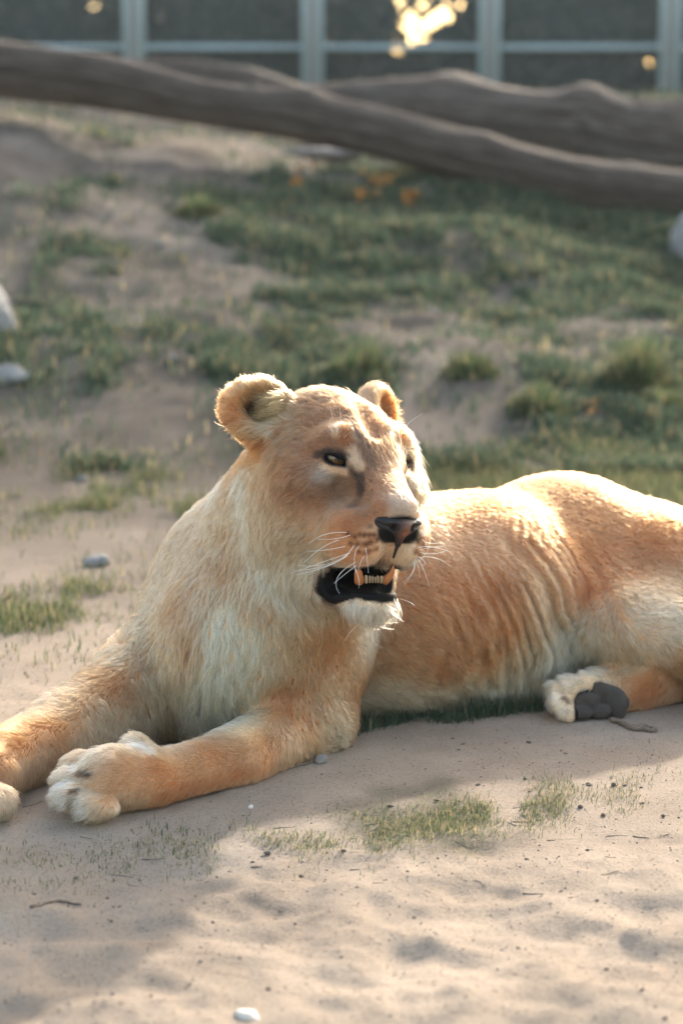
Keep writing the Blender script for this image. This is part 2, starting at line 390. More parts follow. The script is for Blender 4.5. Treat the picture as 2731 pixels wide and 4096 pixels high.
    both([(1460, 1990), (1440, 2040)], BROWN, .004, .018, .35)
    both([(1500, 2035), (1440, 2065), (1380, 2100)], RUST, .006, .022, .55)
    both([(1405, 1880), (1428, 1909), (1432, 1951)], DARK, .001, .015, .80)
    both([(1432, 1951), (1425, 1990), (1415, 2010)], DARK, .000, .016, .40)
    both([(1400, 1800), (1412, 1840), (1425, 1860)], CREAM, .003, .015, .7)
    both([(1350, 1690), (1340, 1720)], CREAM, .003, .015, .55)
    both([(1430, 1712), (1440, 1740)], CREAM, .002, .011, .6)
    both([(1388, 1712), (1392, 1748)], RUST, .005, .014, .95)
    both([(1262, 1812), (1285, 1808), (1310, 1802)], DARK, .002, .008, .9)
    both([(1310, 1798), (1350, 1796), (1385, 1815)], DARK, .002, .006, .7)
    both([(1290, 1852), (1330, 1872), (1375, 1884)], CREAM, .002, .009, .7)
    one([(1415, 1650), (1440, 1715), (1465, 1780), (1500, 1850)], BROWN, .003, .014, .6)
    one([(1425, 1680), (1448, 1735)], DARK, .002, .009, .55)
    one([(1280, 1575), (1330, 1585), (1390, 1590)], BROWN, .004, .018, .35)
    one([(1240, 1640), (1300, 1625), (1370, 1640)], BROWN, .002, .008, .3)
    one([(1625, 1905), (1632, 1935)], BROWN, .004, .014, .7)
    for row, am in ((((1380, 2128), (1405, 2138), (1427, 2137), (1453, 2133), (1476, 2130), (1497, 2128)), .95), (((1395, 2178), (1420, 2183), (1445, 2185), (1462, 2186), (1480, 2182), (1500, 2173), (1520, 2165)), .85), (((1430, 2220), (1460, 2222), (1485, 2215), (1515, 2205)), .6)):
        for q in row: both([q], DARK, .0018, .0052, am)
        both(list(row), RUST, .002, .008, .45)
    for a_, b_ in ((1597, 1710 + 208), (1470, 1925), (1478, 1955), (1580, 1938)): one([(a_, b_)], DARK, .001, .0035, .7)
    for q in ((1480, 2090), (1460, 2045), (1490, 2040)): one([q], BROWN, .002, .006, .6)
    # ears: shade of the hollow painted dark, orange base
    for s in (-1, 1):
        ec, od = EARS[s]; mark(HEAD.w(ec + np.array((s * .002, .0, -.010))), DARK, .010, .022, .9)
    one([(930, 1800), (1000, 1800), (1060, 1780)], ORANGE, .008, .024, .8); one([(1140, 1700), (1110, 1750), (1060, 1790)], RUST, .003, .012, .5)
    # paws: dark round the claws, shade painted into the gaps between the toes
    for q, r_ in ((((318, 3078), (350, 3092)), .009), (((262, 3180), (290, 3192)), .010), (((300, 3150), (330, 3152)), .006), (((310, 3225), (340, 3215)), .006), (((2255, 2775), (2285, 2795)), .008), (((2240, 2830), (2270, 2832)), .006)): one(q, DARK, .001, r_, .8)
    for q in ((300, 3060), (262, 3120), (255, 3205), (330, 3255), (2225, 2770), (2215, 2815), (2250, 2865)): one([q], WHITE, .004, .014, .75)
    one([(620, 3000), (560, 2975)], WHITE, .004, .014, .6); one([(660, 3200), (900, 3130), (1100, 3040)], ORANGE, .004, .02, .5)
    one([(890, 2470), (870, 2600), (850, 2780), (830, 2900)], (.88, .65, .43), .000, .048, .8); one([(1000, 2560), (960, 2700), (930, 2830), (960, 2900)], (.88, .65, .43), .0, .045, .65); one([(1150, 2350), (1230, 2400)], (.82, .68, .52), .0, .04, .5)
    one([(950, 1930), (965, 2080), (1010, 2230), (1090, 2330), (1180, 2390)], CREAM, .008, .035, .7); one([(1240, 2400), (1300, 2450)], CREAM, .006, .03, .5)
    one([(2590, 2430), (2700, 2470)], CREAM, .01, .06, .4); one([(2270, 2600), (2310, 2690)], (.84, .66, .47), .01, .07, .65); one([(1900, 2800), (2100, 2760)], (.80, .62, .44), .01, .05, .5)
    col = paint(V, col, marks)
    for s in (-1, 1):                                                  # black eyelid rims (skin)
        for q, r0, r1, sq in (((s * .0535, .1135, .0515), .0155, .0205, (1.25, 1, .62)), ((s * .0375, .126, .0405), .006, .0105, (1, 1, 1))):
            w = (1 - sstep(r0, r1, np.linalg.norm((L - np.array(q)) / np.array(sq), axis=1)))[:, None]; col = col * (1 - w) + np.array(BLACK) * w
    # mouth: black lips and inside, measured from the opening itself
    near = np.flatnonzero((np.abs(L[:, 0]) < .11) & (L[:, 1] > .03) & (L[:, 1] < .26) & (L[:, 2] < -.04) & (L[:, 2] > -.20))
    dm = np.full(len(V), .1); dm[near] = np.min([q[0](V[near]) for q in MOUTH], axis=0) / HS
    x, y, z = np.abs(L[:, 0]), L[:, 1], L[:, 2]
    axis = np.interp(y, [.10, .222], [-.136, -.103]); low = sstep(-.004, .006, axis - z); back = 1 - sstep(.118, .150, y)      # lower lip and corner carry a wide black band
    band = .0035 + .0075 * low + .005 * back * (1 - .3 * low)
    m = 1 - sstep(0, .003, dm - band)
    col = col * (1 - m[:, None]) + np.array(BLACK) * m[:, None]
    fr_ = (1 - sstep(0, .010, dm - band)) * back * .9 * (1 - m); fr_ = fr_[:, None]; col = col * (1 - fr_) + np.array(DARK) * fr_
    # bare skin: mouth, eyelids, nose front, pads
    bare = m.copy()
    for s in (-1, 1):
        d = np.linalg.norm((L - np.array((s * .053, .1135, .0505))) / np.array((1.3, 1, .68)), axis=1); bare = np.maximum(bare, 1 - sstep(.0155, .0205, d))
    bare = np.maximum(bare, (1 - sstep(.023, .028, np.linalg.norm((L - np.array((0, .232, -.036))) / np.array((1.45, 1, 1)), axis=1))))
    w = bare[:, None] * (L[:, 1:2] > .19); col = col * (1 - w) + np.array(BLACK) * w
    sole = np.zeros(len(V))
    for p_, r in PADS: sole = np.maximum(sole, 1 - sstep(r * 1.05, r * 1.35, np.linalg.norm(V - p_, axis=1)))
    bare = np.maximum(bare, sole); w = sole[:, None]; col = col * (1 - w) + np.array((.03, .025, .022)) * w
    bare = np.maximum(bare, 1 - sstep(.004, .012, V[:, 2]))
    # ---- hair length (mm at control points)
    ln = [(1800, 2030, 9), (2200, 2000, 9), (2600, 2150, 9), (1900, 2300, 9), (2300, 2300, 10), (2600, 2450, 16), (2050, 2500, 14), (1800, 2650, 16), (2250, 2620, 26), (2100, 2750, 26), (1700, 2820, 22), (1500, 2880, 20),
          (2480, 2580, 20), (2700, 2640, 18), (2300, 2720, 14), (2240, 2800, 10), (2600, 2770, 10), (1300, 2700, 16), (1330, 2930, 22), (1150, 2800, 14), (1000, 2950, 11), (800, 3050, 9), (600, 3080, 9), (400, 3100, 9), (280, 3150, 16), (350, 3250, 18), (330, 3060, 15), (550, 2980, 16), (480, 3240, 12),
          (900, 2650, 26), (800, 2850, 36), (650, 2850, 26), (950, 2450, 20), (700, 2400, 16), (700, 2150, 15), (850, 1900, 15), (1150, 2400, 28), (1300, 2480, 18), (1000, 2250, 20), (450, 2750, 18), (200, 2900, 13), (30, 3000, 12), (300, 3040, 13),
          (1000, 2050, 16), (1150, 2200, 17), (1150, 1950, 13), (1250, 1800, 9), (1300, 1650, 8), (1450, 1750, 7), (1550, 1950, 5), (1600, 2030, 4), (1500, 2000, 6), (1400, 2080, 5), (1450, 2200, 4), (1450, 2130, 4), (1300, 2000, 8), (1580, 2180, 7), (1640, 2180, 7),
          (1420, 2450, 20), (1500, 2480, 25), (1560, 2430, 19), (1670, 1850, 28), (1640, 1780, 22), (1000, 1540, 15), (900, 1620, 15), (900, 1720, 16), (1100, 1620, 24), (1120, 1680, 26), (1090, 1730, 24), (950, 1790, 14), (1020, 1740, 20), (1550, 1600, 12), (1600, 1660, 20), (1480, 1560, 9), (1390, 1710, 7)]
    length = idw(np.array([pick(a, b) for a, b, _ in ln]), np.array([[c] for _, _, c in ln], float), 3.6, .02)[:, 0] * .001
    # ---- comb direction (pixel arrows)
    cb = [(1800, 2030, 1, .15), (2100, 1980, 1, .1), (2400, 2050, 1, .4), (2650, 2150, 1, .7), (1850, 2250, .9, .5), (2150, 2250, .7, .7), (2450, 2280, .6, .9), (1750, 2450, .8, .6), (1950, 2450, .5, .9), (2200, 2450, .2, 1), (2350, 2450, -.1, 1), (2600, 2450, 1, .3), (2700, 2600, 1, .3), (2450, 2580, .4, 1),
          (1650, 2680, .8, .45), (1850, 2700, .6, .7), (2050, 2680, .0, 1), (2250, 2620, -.1, 1), (1550, 2820, .7, .6), (1800, 2820, .7, .6), (2100, 2780, -.3, 1), (2400, 2680, -.8, .5), (2280, 2740, -1, .3), (2230, 2800, -.8, .6), (2600, 2760, -1, .1),
          (1350, 2620, .1, 1), (1200, 2650, .0, 1), (1050, 2700, -.35, 1), (1300, 2850, .3, 1), (1330, 2940, .8, .6), (1150, 2850, -.3, 1), (1050, 2950, -.8, .7), (900, 3030, -1, .35), (700, 3070, -1, .25), (500, 3080, -1, .15), (350, 3080, -1, .2), (300, 3180, -1, .3), (400, 3230, -.8, .7), (560, 2980, -.7, -.5), (480, 3230, -.4, 1), (750, 3170, -.9, .4),
          (870, 2550, 0, 1), (900, 2750, 0, 1), (750, 2800, 0, 1), (650, 2700, 0.05, 1), (700, 2400, -.2, 1), (700, 2200, -.15, 1), (800, 2000, -.5, .9), (880, 1880, -.6, .7), (950, 2350, .0, 1), (1100, 2400, .1, 1), (1250, 2420, .2, 1), (1250, 2520, .0, 1), (850, 2250, -.1, 1), (450, 2700, -.5, .9), (250, 2850, -.8, .6), (400, 2900, -.2, 1), (250, 3020, -.2, 1), (60, 2950, -.8, .7), (15, 3150, 0, 1),
          (1600, 2030, -.6, -.9), (1560, 1950, -.55, -1), (1480, 1850, -.4, -1), (1450, 1750, -.35, -1), (1400, 1620, -.3, -1), (1280, 1580, -.5, -.8), (1300, 1680, -.7, -.6), (1250, 1780, -1, -.2), (1150, 1800, -1, .15), (1300, 1900, -1, .15), (1200, 1950, -.8, .6), (1050, 1950, -.5, .9), (1100, 2100, -.5, .9), (970, 2050, -.3, 1), (1200, 2150, -.75, .7), (1050, 2250, -.2, 1), (1200, 2300, -.1, 1),
          (1400, 1980, -.8, .5), (1380, 2080, -1, .35), (1480, 2050, -1, .1), (1450, 2150, -1, .35), (1400, 2220, -.9, .6), (1530, 2170, -.8, .7), (1570, 2200, -.3, 1), (1640, 2180, .6, .9), (1640, 2120, .9, .5), (1660, 1900, .9, .3), (1640, 1800, 1, .0), (1600, 1720, .8, -.6), (1560, 1780, .2, -1), (1500, 1620, .2, -1), (1560, 1600, .9, -.4), (1600, 1680, 1, -.1),
          (1420, 2450, -.2, 1), (1500, 2480, .1, 1), (1570, 2430, .6, .8), (1390, 1720, .1, -1), (1000, 1550, -.2, -1), (900, 1620, -.9, -.3), (900, 1720, -.9, .4), (1120, 1620, -1, -.1), (1120, 1680, -1, .1), (1100, 1730, -1, .25), (1020, 1760, -1, .2), (960, 1830, -.5, .9), (1050, 1580, -.6, -.8), (1240, 2360, -.1, 1)]
    pv = []; dv = []
    for a, b, dx, dy in cb:
        q = pick(a, b); pv.append(q); q2 = at(a + 40 * dx, b + 40 * dy, q[1]); q1 = at(a, b, q[1]); dv.append(norm(q2 - q1))
    comb = idw(np.array(pv), np.array(dv), 4, .015)
    hidden = sstep(.05, .15, np.min([((V - q) ** 2).sum(1) for q in pv], axis=0) ** .5)[:, None]      # out of sight: hair runs back and down
    comb = comb * (1 - hidden) + np.array((.7, .35, -.6)) * hidden
    comb = comb - N * (comb * N).sum(1, keepdims=True); comb = norm(comb)
    return np.clip(col, .006, .85) ** COAT_GAMMA, length, comb, np.clip(bare, 0, 1), marks
def wrinkles(V, N):
    """loose crinkled skin on the flank in front of the thigh: short upright folds above, slanting ones below"""
    c = at(2110, 2520, 3.66); d = (V - c) / np.array((.150, .30, .150)); w = np.exp(-(d ** 2).sum(1) * 1.5)
    ang = np.interp(V[:, 2], [.05, .16, .30], [R(44), R(62), R(82)])
    u = V[:, 0] * np.sin(ang) - V[:, 2] * np.cos(ang) + .010 * vnoise(V, 18, 3); v = V[:, 0] * np.cos(ang) + V[:, 2] * np.sin(ang); z0 = np.zeros(len(V))
    n = vnoise(np.stack([u / .0095, v / .018, z0], 1), 1.0, 11) + .6 * vnoise(np.stack([u / .006, v / .013, z0 + 5], 1), 1.0, 12)
    n = np.where(n > 0, n, n * 1.25)
    c2 = at(1850, 2450, 3.66); d2 = (V - c2) / np.array((.20, .3, .15)); w2 = np.exp(-(d2 ** 2).sum(1) * 1.4)
    return V + N * (.0080 * n * w + .0010 * vnoise(V * np.array((1, 1, .75)), 75, 21) * w2 * (1 - w))[:, None]
PADS = [(at(2404, 2764, 3.586), .0155), (at(2460, 2815, 3.588), .0225), (at(2345, 2806, 3.577), .0180), (at(2322, 2850, 3.568), .0150), (at(2400, 2845, 3.574), .0150)]
# ------------------------------------------------------------------ lioness: coat, face parts, assembly
rng = np.random.default_rng(7)
def hair_curves(name, pts, rad, mat, parent, cols=None):
    """pts (n,k,3), rad (k,) or (n,k)"""
    n, k, _ = pts.shape
    cd = bpy.data.hair_curves.new(name); cd.add_curves([k] * n)
    cd.attributes['position'].data.foreach_set('vector', np.ascontiguousarray(pts, np.float32).ravel())
    ra = cd.attributes.get('radius') or cd.attributes.new('radius', 'FLOAT', 'POINT')
    ra.data.foreach_set('value', np.ascontiguousarray(np.broadcast_to(rad, (n, k)), np.float32).ravel())
    if cols is not None:
        a = cd.attributes.new('coat', 'FLOAT_COLOR', 'CURVE'); c = np.ones((n, 4), np.float32); c[:, :3] = cols
        a.data.foreach_set('color', c.ravel())
    return link(name, cd, mat, parent)
def coat_material(name, gloss=.25):
    m, n, l, b = make_mat(name); n.remove(b)
    at_ = n.new('ShaderNodeAttribute'); at_.attribute_name = 'coat'
    hb = n.new('ShaderNodeBsdfHairPrincipled'); hb.model = 'CHIANG'; hb.parametrization = 'COLOR'
    l.new(at_.outputs['Color'], hb.inputs['Color'])
    hb.inputs['Roughness'].default_value = .42; hb.inputs['Radial Roughness'].default_value = .6; hb.inputs['Coat'].default_value = 0.0
    l.new(hb.outputs[0], n['Material Output'].inputs['Surface'])
    return m
def vcol_material(name, rough=.8, spec=.3, bump=0, bscale=300, sss=0):
    m, n, l, b = make_mat(name)
    at_ = n.new('ShaderNodeAttribute'); at_.attribute_name = 'coat'; l.new(at_.outputs['Color'], b.inputs['Base Color'])
    b.inputs['Roughness'].default_value = rough; b.inputs['Specular IOR Level'].default_value = spec
    if bump:
        tx = n.new('ShaderNodeTexNoise'); tx.inputs['Scale'].default_value = bscale; tc = n.new('ShaderNodeTexCoord'); l.new(tc.outputs['Object'], tx.inputs['Vector'])
        bp = n.new('ShaderNodeBump'); bp.inputs['Strength'].default_value = bump; bp.inputs['Distance'].default_value = .002
        l.new(tx.outputs[0], bp.inputs['Height']); l.new(bp.outputs[0], b.inputs['Normal'])
    return m
def grow_fur(V, N, Fq, maps, total, name, mat, parent):
    col, length, comb, bare, marks = maps
    tri = np.concatenate([Fq[:, [0, 1, 2]], Fq[:, [0, 2, 3]]]); c = V[tri].mean(1)
    fn = np.cross(V[tri[:, 1]] - V[tri[:, 0]], V[tri[:, 2]] - V[tri[:, 0]]); ar = np.linalg.norm(fn, axis=1) / 2; fn = norm(fn)
    view = norm(np.array((0, 0, CAM_H)) - c); f = (fn * view).sum(1)
    pc = proj(c); out = (pc[:, 0] < -150) | (pc[:, 0] > 2880)
    hl = HEAD.l(c); onhead = np.linalg.norm(hl - np.array((0, .07, 0)), axis=1) < .19
    w = ar * np.where(f > -.25, 1.0, .22) * np.where(out, .2, 1) * np.where(onhead, 1.9, 1) * np.clip(1 - bare[tri].mean(1), 0, 1)
    cs = np.cumsum(w); t = np.searchsorted(cs, rng.random(total) * cs[-1]); t = np.minimum(t, len(tri) - 1)
    u = rng.random((total, 2)); fl = u.sum(1) > 1; u[fl] = 1 - u[fl]; bw = np.stack([1 - u.sum(1), u[:, 0], u[:, 1]], 1)[:, :, None]
    g = tri[t]; S = lambda a: (a[g] * bw).sum(1)
    p = S(V); n = norm(S(N)); T = S(comb); T = T - n * (T * n).sum(1, keepdims=True); T = norm(T); C = paint(p, np.clip(S(col), 1e-4, 1) ** (1 / COAT_GAMMA), marks); C = np.clip(C, .006, 1) ** COAT_GAMMA; Ln = (length[g] * bw[:, :, 0]).sum(1)
    br = (bare[g] * bw[:, :, 0]).sum(1); head = onhead[t]
    B = np.cross(n, T)
    # locks: hairs lean together inside small jittered cells
    cell = np.clip(Ln * .55, .0035, .016); lev = np.round(np.log2(cell / .004)); cell = .004 * 2 ** lev
    q = np.floor(p / cell[:, None]).astype(np.int64)
    jit = np.stack([hash3(q[:, 0], q[:, 1], q[:, 2], 31 + i) for i in range(3)], 1)
    cen = (q + .2 + .6 * jit) * cell[:, None]; toc = cen - p; toc = toc - n * (toc * n).sum(1, keepdims=True)
    crand = hash3(q[:, 0], q[:, 1], q[:, 2], 99); crand2 = hash3(q[:, 0], q[:, 1], q[:, 2], 55)
    sl = np.interp(Ln, [.008, .02], [.35, 1.0]); ang = .38 * vnoise(p, 35, 41) * (.5 + .5 * sl) + .42 * (crand - .5) * 2 * sl + rng.normal(0, .22, total)
    D = T * np.cos(ang)[:, None] + B * np.sin(ang)[:, None]
    L = Ln * rng.uniform(.65, 1.2, total) * (.85 + .3 * crand2) * (1 - .5 * br)
    lift = np.clip(rng.normal(.62, .16, total) * np.interp(Ln, [.008, .018], [.78, 1.0]) + .10 * vnoise(p, 60, 12), .15, 1.2)
    stray = rng.random(total) < .015; L[stray] *= 1.35; lift[stray] += .25
    K = 4; s = np.linspace(0, 1, K)
    clump = np.interp(Ln, [.006, .012, .018, .03], [.15, .28, .6, .85])
    P = np.zeros((total, K, 3))
    for i, si in enumerate(s):
        up = lift * si - (lift * .62) * si * si; fw = (.55 * si + .5 * si * si)
        P[:, i] = p - n * .0008 + n * (L * up)[:, None] + D * (L * fw)[:, None] + toc * (clump * si ** 1.5)[:, None]
        P[:, i, 2] -= np.clip(L - .018, 0, 1) * .5 * si * si
    P[:, :, 2] = np.maximum(P[:, :, 2], .003)
    C = C * np.clip(1 + rng.normal(0, .18, total) + .42 * (crand - .5) * np.interp(Ln, [.008, .02], [.5, 1]) + .20 * vnoise(p, 90, 77), .3, 1.8)[:, None]
    pale = rng.random(total) < .10; C[pale] = C[pale] * .6 + np.array((.62, .50, .36)) * .4 * np.clip(C[pale].mean(1, keepdims=True) * 3, 0, 1)
    # long hairs from the front edge of each ear, swept across the hollow
    for sg in (-1, 1):
        ec, od = EARS[sg]; side = norm(np.cross(od, (0, 0, 1.))); base = ec - np.array((sg * .034, -.010, .012)); hp = HEAD.l(p); k = np.flatnonzero((np.linalg.norm((hp - base) / np.array((1, 1, 1.7)), axis=1) < .024) & (rng.random(total) < .55))
        out = norm(HEAD.w(ec + od * .022) - HEAD.w(base)); e = norm(out + rng.normal(0, .16, (len(k), 3)) + np.array((0, 0, -.12)) + .25 * n[k]); ll = rng.uniform(.022, .046, len(k))
        for i, si in enumerate(s): P[k, i] = p[k] + e * (ll * si)[:, None] + n[k] * (ll * .35 * si * (1 - si))[:, None] + np.array((0, 0, -.008)) * si * si
        C[k] = np.array((.55, .38, .22)) ** COAT_GAMMA * rng.uniform(.8, 1.6, (len(k), 1))
    r0 = np.where(head, .00030, .00042) * np.clip(Ln / .014, .75, 1.25)
    rad = r0[:, None] * np.array([1.0, .95, .72, .18])[None]
    return hair_curves(name, P, rad, mat, parent, np.clip(C, .004, .88))
def loc_at(px, py, ly):
    """point where the pixel's ray meets the head-frame plane y = ly, in head coordinates"""
    o = np.array((0, 0, CAM_H)); d = at(px, py, 3.4) - o
    lo, ld = HEAD.l(o), HEAD.l(o + d) - HEAD.l(o); return lo + ld * (ly - lo[1]) / ld[1]
def lathe(path, rads, seg=12):
    """tube round a 3-D path; returns verts, faces"""
    path = np.array(path, float); n = len(path); tan = norm(np.gradient(path, axis=0)); ref = np.array((.31, .77, .55)); V = []; Fs = []
    for i in range(n):
        a = norm(np.cross(tan[i], ref)); b = np.cross(tan[i], a); th = np.arange(seg) * 2 * np.pi / seg
        V.append(path[i] + rads[i] * (np.cos(th)[:, None] * a + np.sin(th)[:, None] * b))
    V = np.concatenate(V)
    for i in range(n - 1):
        for j in range(seg): Fs.append((i * seg + j, i * seg + (j + 1) % seg, (i + 1) * seg + (j + 1) % seg, (i + 1) * seg + j))
    Fs.append(tuple(range(seg))[::-1]); Fs.append(tuple((n - 1) * seg + j for j in range(seg)))
    return V, Fs
def sphere_grid(nu=48, nv=32):
    th = np.linspace(0, np.pi, nv + 1); ph = np.arange(nu) * 2 * np.pi / nu
    V = np.stack([np.outer(np.sin(th), np.cos(ph)), np.outer(np.sin(th), np.sin(ph)), np.outer(np.cos(th), np.ones(nu))], -1).reshape(-1, 3)
    F = [(i * nu + j, (i + 1) * nu + j, (i + 1) * nu + (j + 1) % nu, i * nu + (j + 1) % nu) for i in range(nv) for j in range(nu)]
    return V, np.array(F)
def build_lioness(fur=520000):
    root = link('lioness', None, label='tawny lioness lying on the bare sandy ground, head turned and mouth open', cat='lioness')
    root.location = (0, 0, 0)
    fd = lion_field(); V, Fq = fd.mesh(); V = lap_smooth(V, Fq, 1); N = vertex_normals(V, Fq)
    if ((V - V.mean(0)) * N).sum(1).mean() < 0: Fq = Fq[:, ::-1].copy(); N = -N
    V = wrinkles(V, N); N = vertex_normals(V, Fq)
    maps = lion_maps(V, N)
    me = new_mesh('body', V, Fq); add_color(me, 'coat', maps[0])
    link('body', me, vcol_material('lioness_skin', .75, .2), root)
    if fur: grow_fur(V, N, Fq, maps, fur, 'fur', coat_material('lioness_fur'), root)
    # --- eyes
    em = vcol_material('eye_surface', .06, .6)
    Vs, Fs = sphere_grid()
    for s in (-1, 1):
        gaze = norm(np.array((s * .30 + .06, .95, .02))); c = Vs @ gaze; up = np.zeros((len(Vs), 3))
        ang = np.degrees(np.arccos(np.clip(c, -1, 1)))[:, None]
        colr = np.where(ang < 13, .004, np.where(ang < 41, np.array((.15, .075, .022)) * (1.25 - ang / 60), np.where(ang < 46, .012, np.array((.16, .12, .10)))))
        me = new_mesh('eye', HEAD.w(EYE[s] + Vs * EYE_R), Fs); add_color(me, 'coat', np.broadcast_to(colr, (len(Vs), 3))); link('eye', me, em, root)
    # --- nose leather
    h = HEAD; c0 = h.w((0, .225, -.035))
    nf = Field(c0 - .075, c0 + .075, .0014); U = lambda p, k=.006: nf.op(p, k)
    U(cone((-.023, .2250, -.0235), (.023, .2250, -.0235), .0088, .0088, h)); U(ell((0, .2290, -.027), (.024, .0138, .0120), h))
    for s in (-1, 1): U(ell((s * .0275, .2170, -.0235), (.0105, .0135, .0090), h))
    U(cone((0, .2285, -.030), (0, .2250, -.052), .0120, .0040, h)); U(cone((0, .2250, -.052), (0, .2165, -.074), .0030, .0020, h))
    for s in (-1, 1):
        nf.op(ell((s * .0165, .2390, -.0285), (.0075, .0120, .0065), h, euler(rz=s * -15)), .003, True)
        nf.op(cone((s * .0175, .2380, -.0300), (s * .0370, .2220, -.0245), .0046, .0026, h), .003, True)
    NV, NF = nf.mesh(); NN = vertex_normals(NV, NF); NL = h.l(NV)
    if ((NV - NV.mean(0)) * NN).sum(1).mean() < 0: NF = NF[:, ::-1].copy()
    pk = np.exp(-((NL[:, 0] - .002) / .009) ** 2 - ((NL[:, 2] + .033) / .012) ** 2) * sstep(.222, .236, NL[:, 1]) * (.75 + .35 * vnoise(NL, 160, 2))
    nc = np.array((.014, .012, .012)) * (1 - pk[:, None]) + np.array((.26, .095, .05)) * pk[:, None]
    me = new_mesh('nose', NV, NF); add_color(me, 'coat', np.clip(nc, 0, 1)); link('nose', me, vcol_material('nose_leather', .5, .35, .45, 700), root)
    # --- teeth of the lower jaw
    tm, n_, l_, b = make_mat('tooth_ivory'); b.inputs['Base Color'].default_value = (.36, .28, .19, 1); b.inputs['Roughness'].default_value = .3
    b.inputs['Subsurface Weight'].default_value = .5; b.inputs['Subsurface Radius'].default_value = (.02, .009, .003); b.inputs['Subsurface Scale'].default_value = .6
    cm, n_, l_, b = make_mat('canine_backlit'); b.inputs['Base Color'].default_value = (.38, .15, .05, 1); b.inputs['Roughness'].default_value = .35  # orange base colour paints in the light glowing through the tooth
    b.inputs['Subsurface Weight'].default_value = .7; b.inputs['Subsurface Radius'].default_value = (.03, .012, .004); b.inputs['Subsurface Scale'].default_value = .7
    def tooth(name, a, bnd, tip, r0, r1, mat):
        t = np.linspace(0, 1, 9)[:, None]; a, bnd, tip = map(np.array, (a, bnd, tip)); path = a * (1 - t) ** 2 + 2 * bnd * t * (1 - t) + tip * t * t
        r = (r0 + (r1 - r0) * t[:, 0]) * np.sqrt(np.clip(1 - (t[:, 0]) ** 8, 0.02, 1)); v, f = lathe(h.w(path), r * HS, 12)
        return link(name, new_mesh(name, v, f), mat, root)
    a = loc_at(1536, 2325, .176); tp = loc_at(1572, 2258, .188); tooth('canine_tooth', a, (a + tp) / 2 + np.array((.004, .008, 0)), tp, .0072, .0018, cm)
    a = loc_at(1437, 2325, .172); tp = loc_at(1431, 2274, .182); tooth('canine_tooth', a, (a + tp) / 2 + np.array((-.003, .005, 0)), tp, .0075, .0052, cm)
    for px, r in ((1464, .0029), (1478, .0019), (1489, .0016), (1500, .0016), (1511, .0019), (1523, .0028)):
        a = loc_at(px, 2330, .178); tp = loc_at(px - 1 + rng.normal(0, 1.2), 2309 - r * 2600 + rng.normal(0, 2.5), .182); tooth('incisor_tooth', a, (a + tp) / 2 + np.array((0, .002, 0)), tp, r * .8, r, tm)
    # --- sole of the hind foot
    pm, n_, l_, b = make_mat('pad_leather'); b.inputs['Roughness'].default_value = .75
    tx = n_.new('ShaderNodeTexNoise'); tx.inputs['Scale'].default_value = 60; tx.inputs['Detail'].default_value = 6; rp = n_.new('ShaderNodeValToRGB')
    rp.color_ramp.elements[0].color = (.028, .022, .019, 1); rp.color_ramp.elements[1].color = (.085, .068, .058, 1)
    l_.new(tx.outputs[0], rp.inputs[0]); l_.new(rp.outputs[0], b.inputs['Base Color'])
    bp = n_.new('ShaderNodeBump'); bp.inputs['Strength'].default_value = .5; bp.inputs['Distance'].default_value = .002; vt = n_.new('ShaderNodeTexVoronoi'); vt.inputs['Scale'].default_value = 420
    l_.new(vt.outputs[0], bp.inputs['Height']); l_.new(bp.outputs[0], b.inputs['Normal'])
    c0 = at(2395, 2812, 3.58); pf = Field(c0 - np.array((.085, .05, .065)), c0 + np.array((.085, .05, .065)), .0015)
    pf.op(ell(at(2400, 2812, 3.592), (.050, .012, .034)), .004)
    for (p_, r), (sx, sz, rz) in zip(PADS, ((1.15, 1.0, 15), (.80, 1.35, -12), (1.3, .9, -14), (1.3, .85, 8), (1.3, .9, -10))): pf.op(ell(p_, (r * sx, r * .55, r * sz), rot=euler(ry=rz)), .0035)
    PV, PF = pf.mesh(); PN = vertex_normals(PV, PF)
    if ((PV - PV.mean(0)) * PN).sum(1).mean() < 0: PF = PF[:, ::-1].copy(); PN = -PN
    PV = PV + PN * (.0008 * vnoise(PV, 160, 4) + .0005 * vnoise(PV, 420, 5))[:, None]; PV[:, 2] = np.maximum(PV[:, 2], .003)
    link('paw_pads', new_mesh('paw_pads', PV, PF), pm, root)
    # --- claws of the near front paw
    km, n_, l_, b = make_mat('claw_horn'); b.inputs['Base Color'].default_value = (.05, .035, .028, 1); b.inputs['Roughness'].default_value = .35
    for a, b2 in (((330, 3078, 3.078), (310, 3092, 3.066)), ((268, 3182, 3.035), (258, 3206, 3.022))):
        p0, p1 = at(*a), at(*b2); m_ = (p0 + p1) / 2 + np.array((-.004, -.004, .003)); t = np.linspace(0, 1, 7)[:, None]
        v, f = lathe(p0 * (1 - t) ** 2 + 2 * m_ * t * (1 - t) + p1 * t * t, .0030 * (1 - .9 * t[:, 0]), 8); link('claw', new_mesh('claw', v, f), km, root)
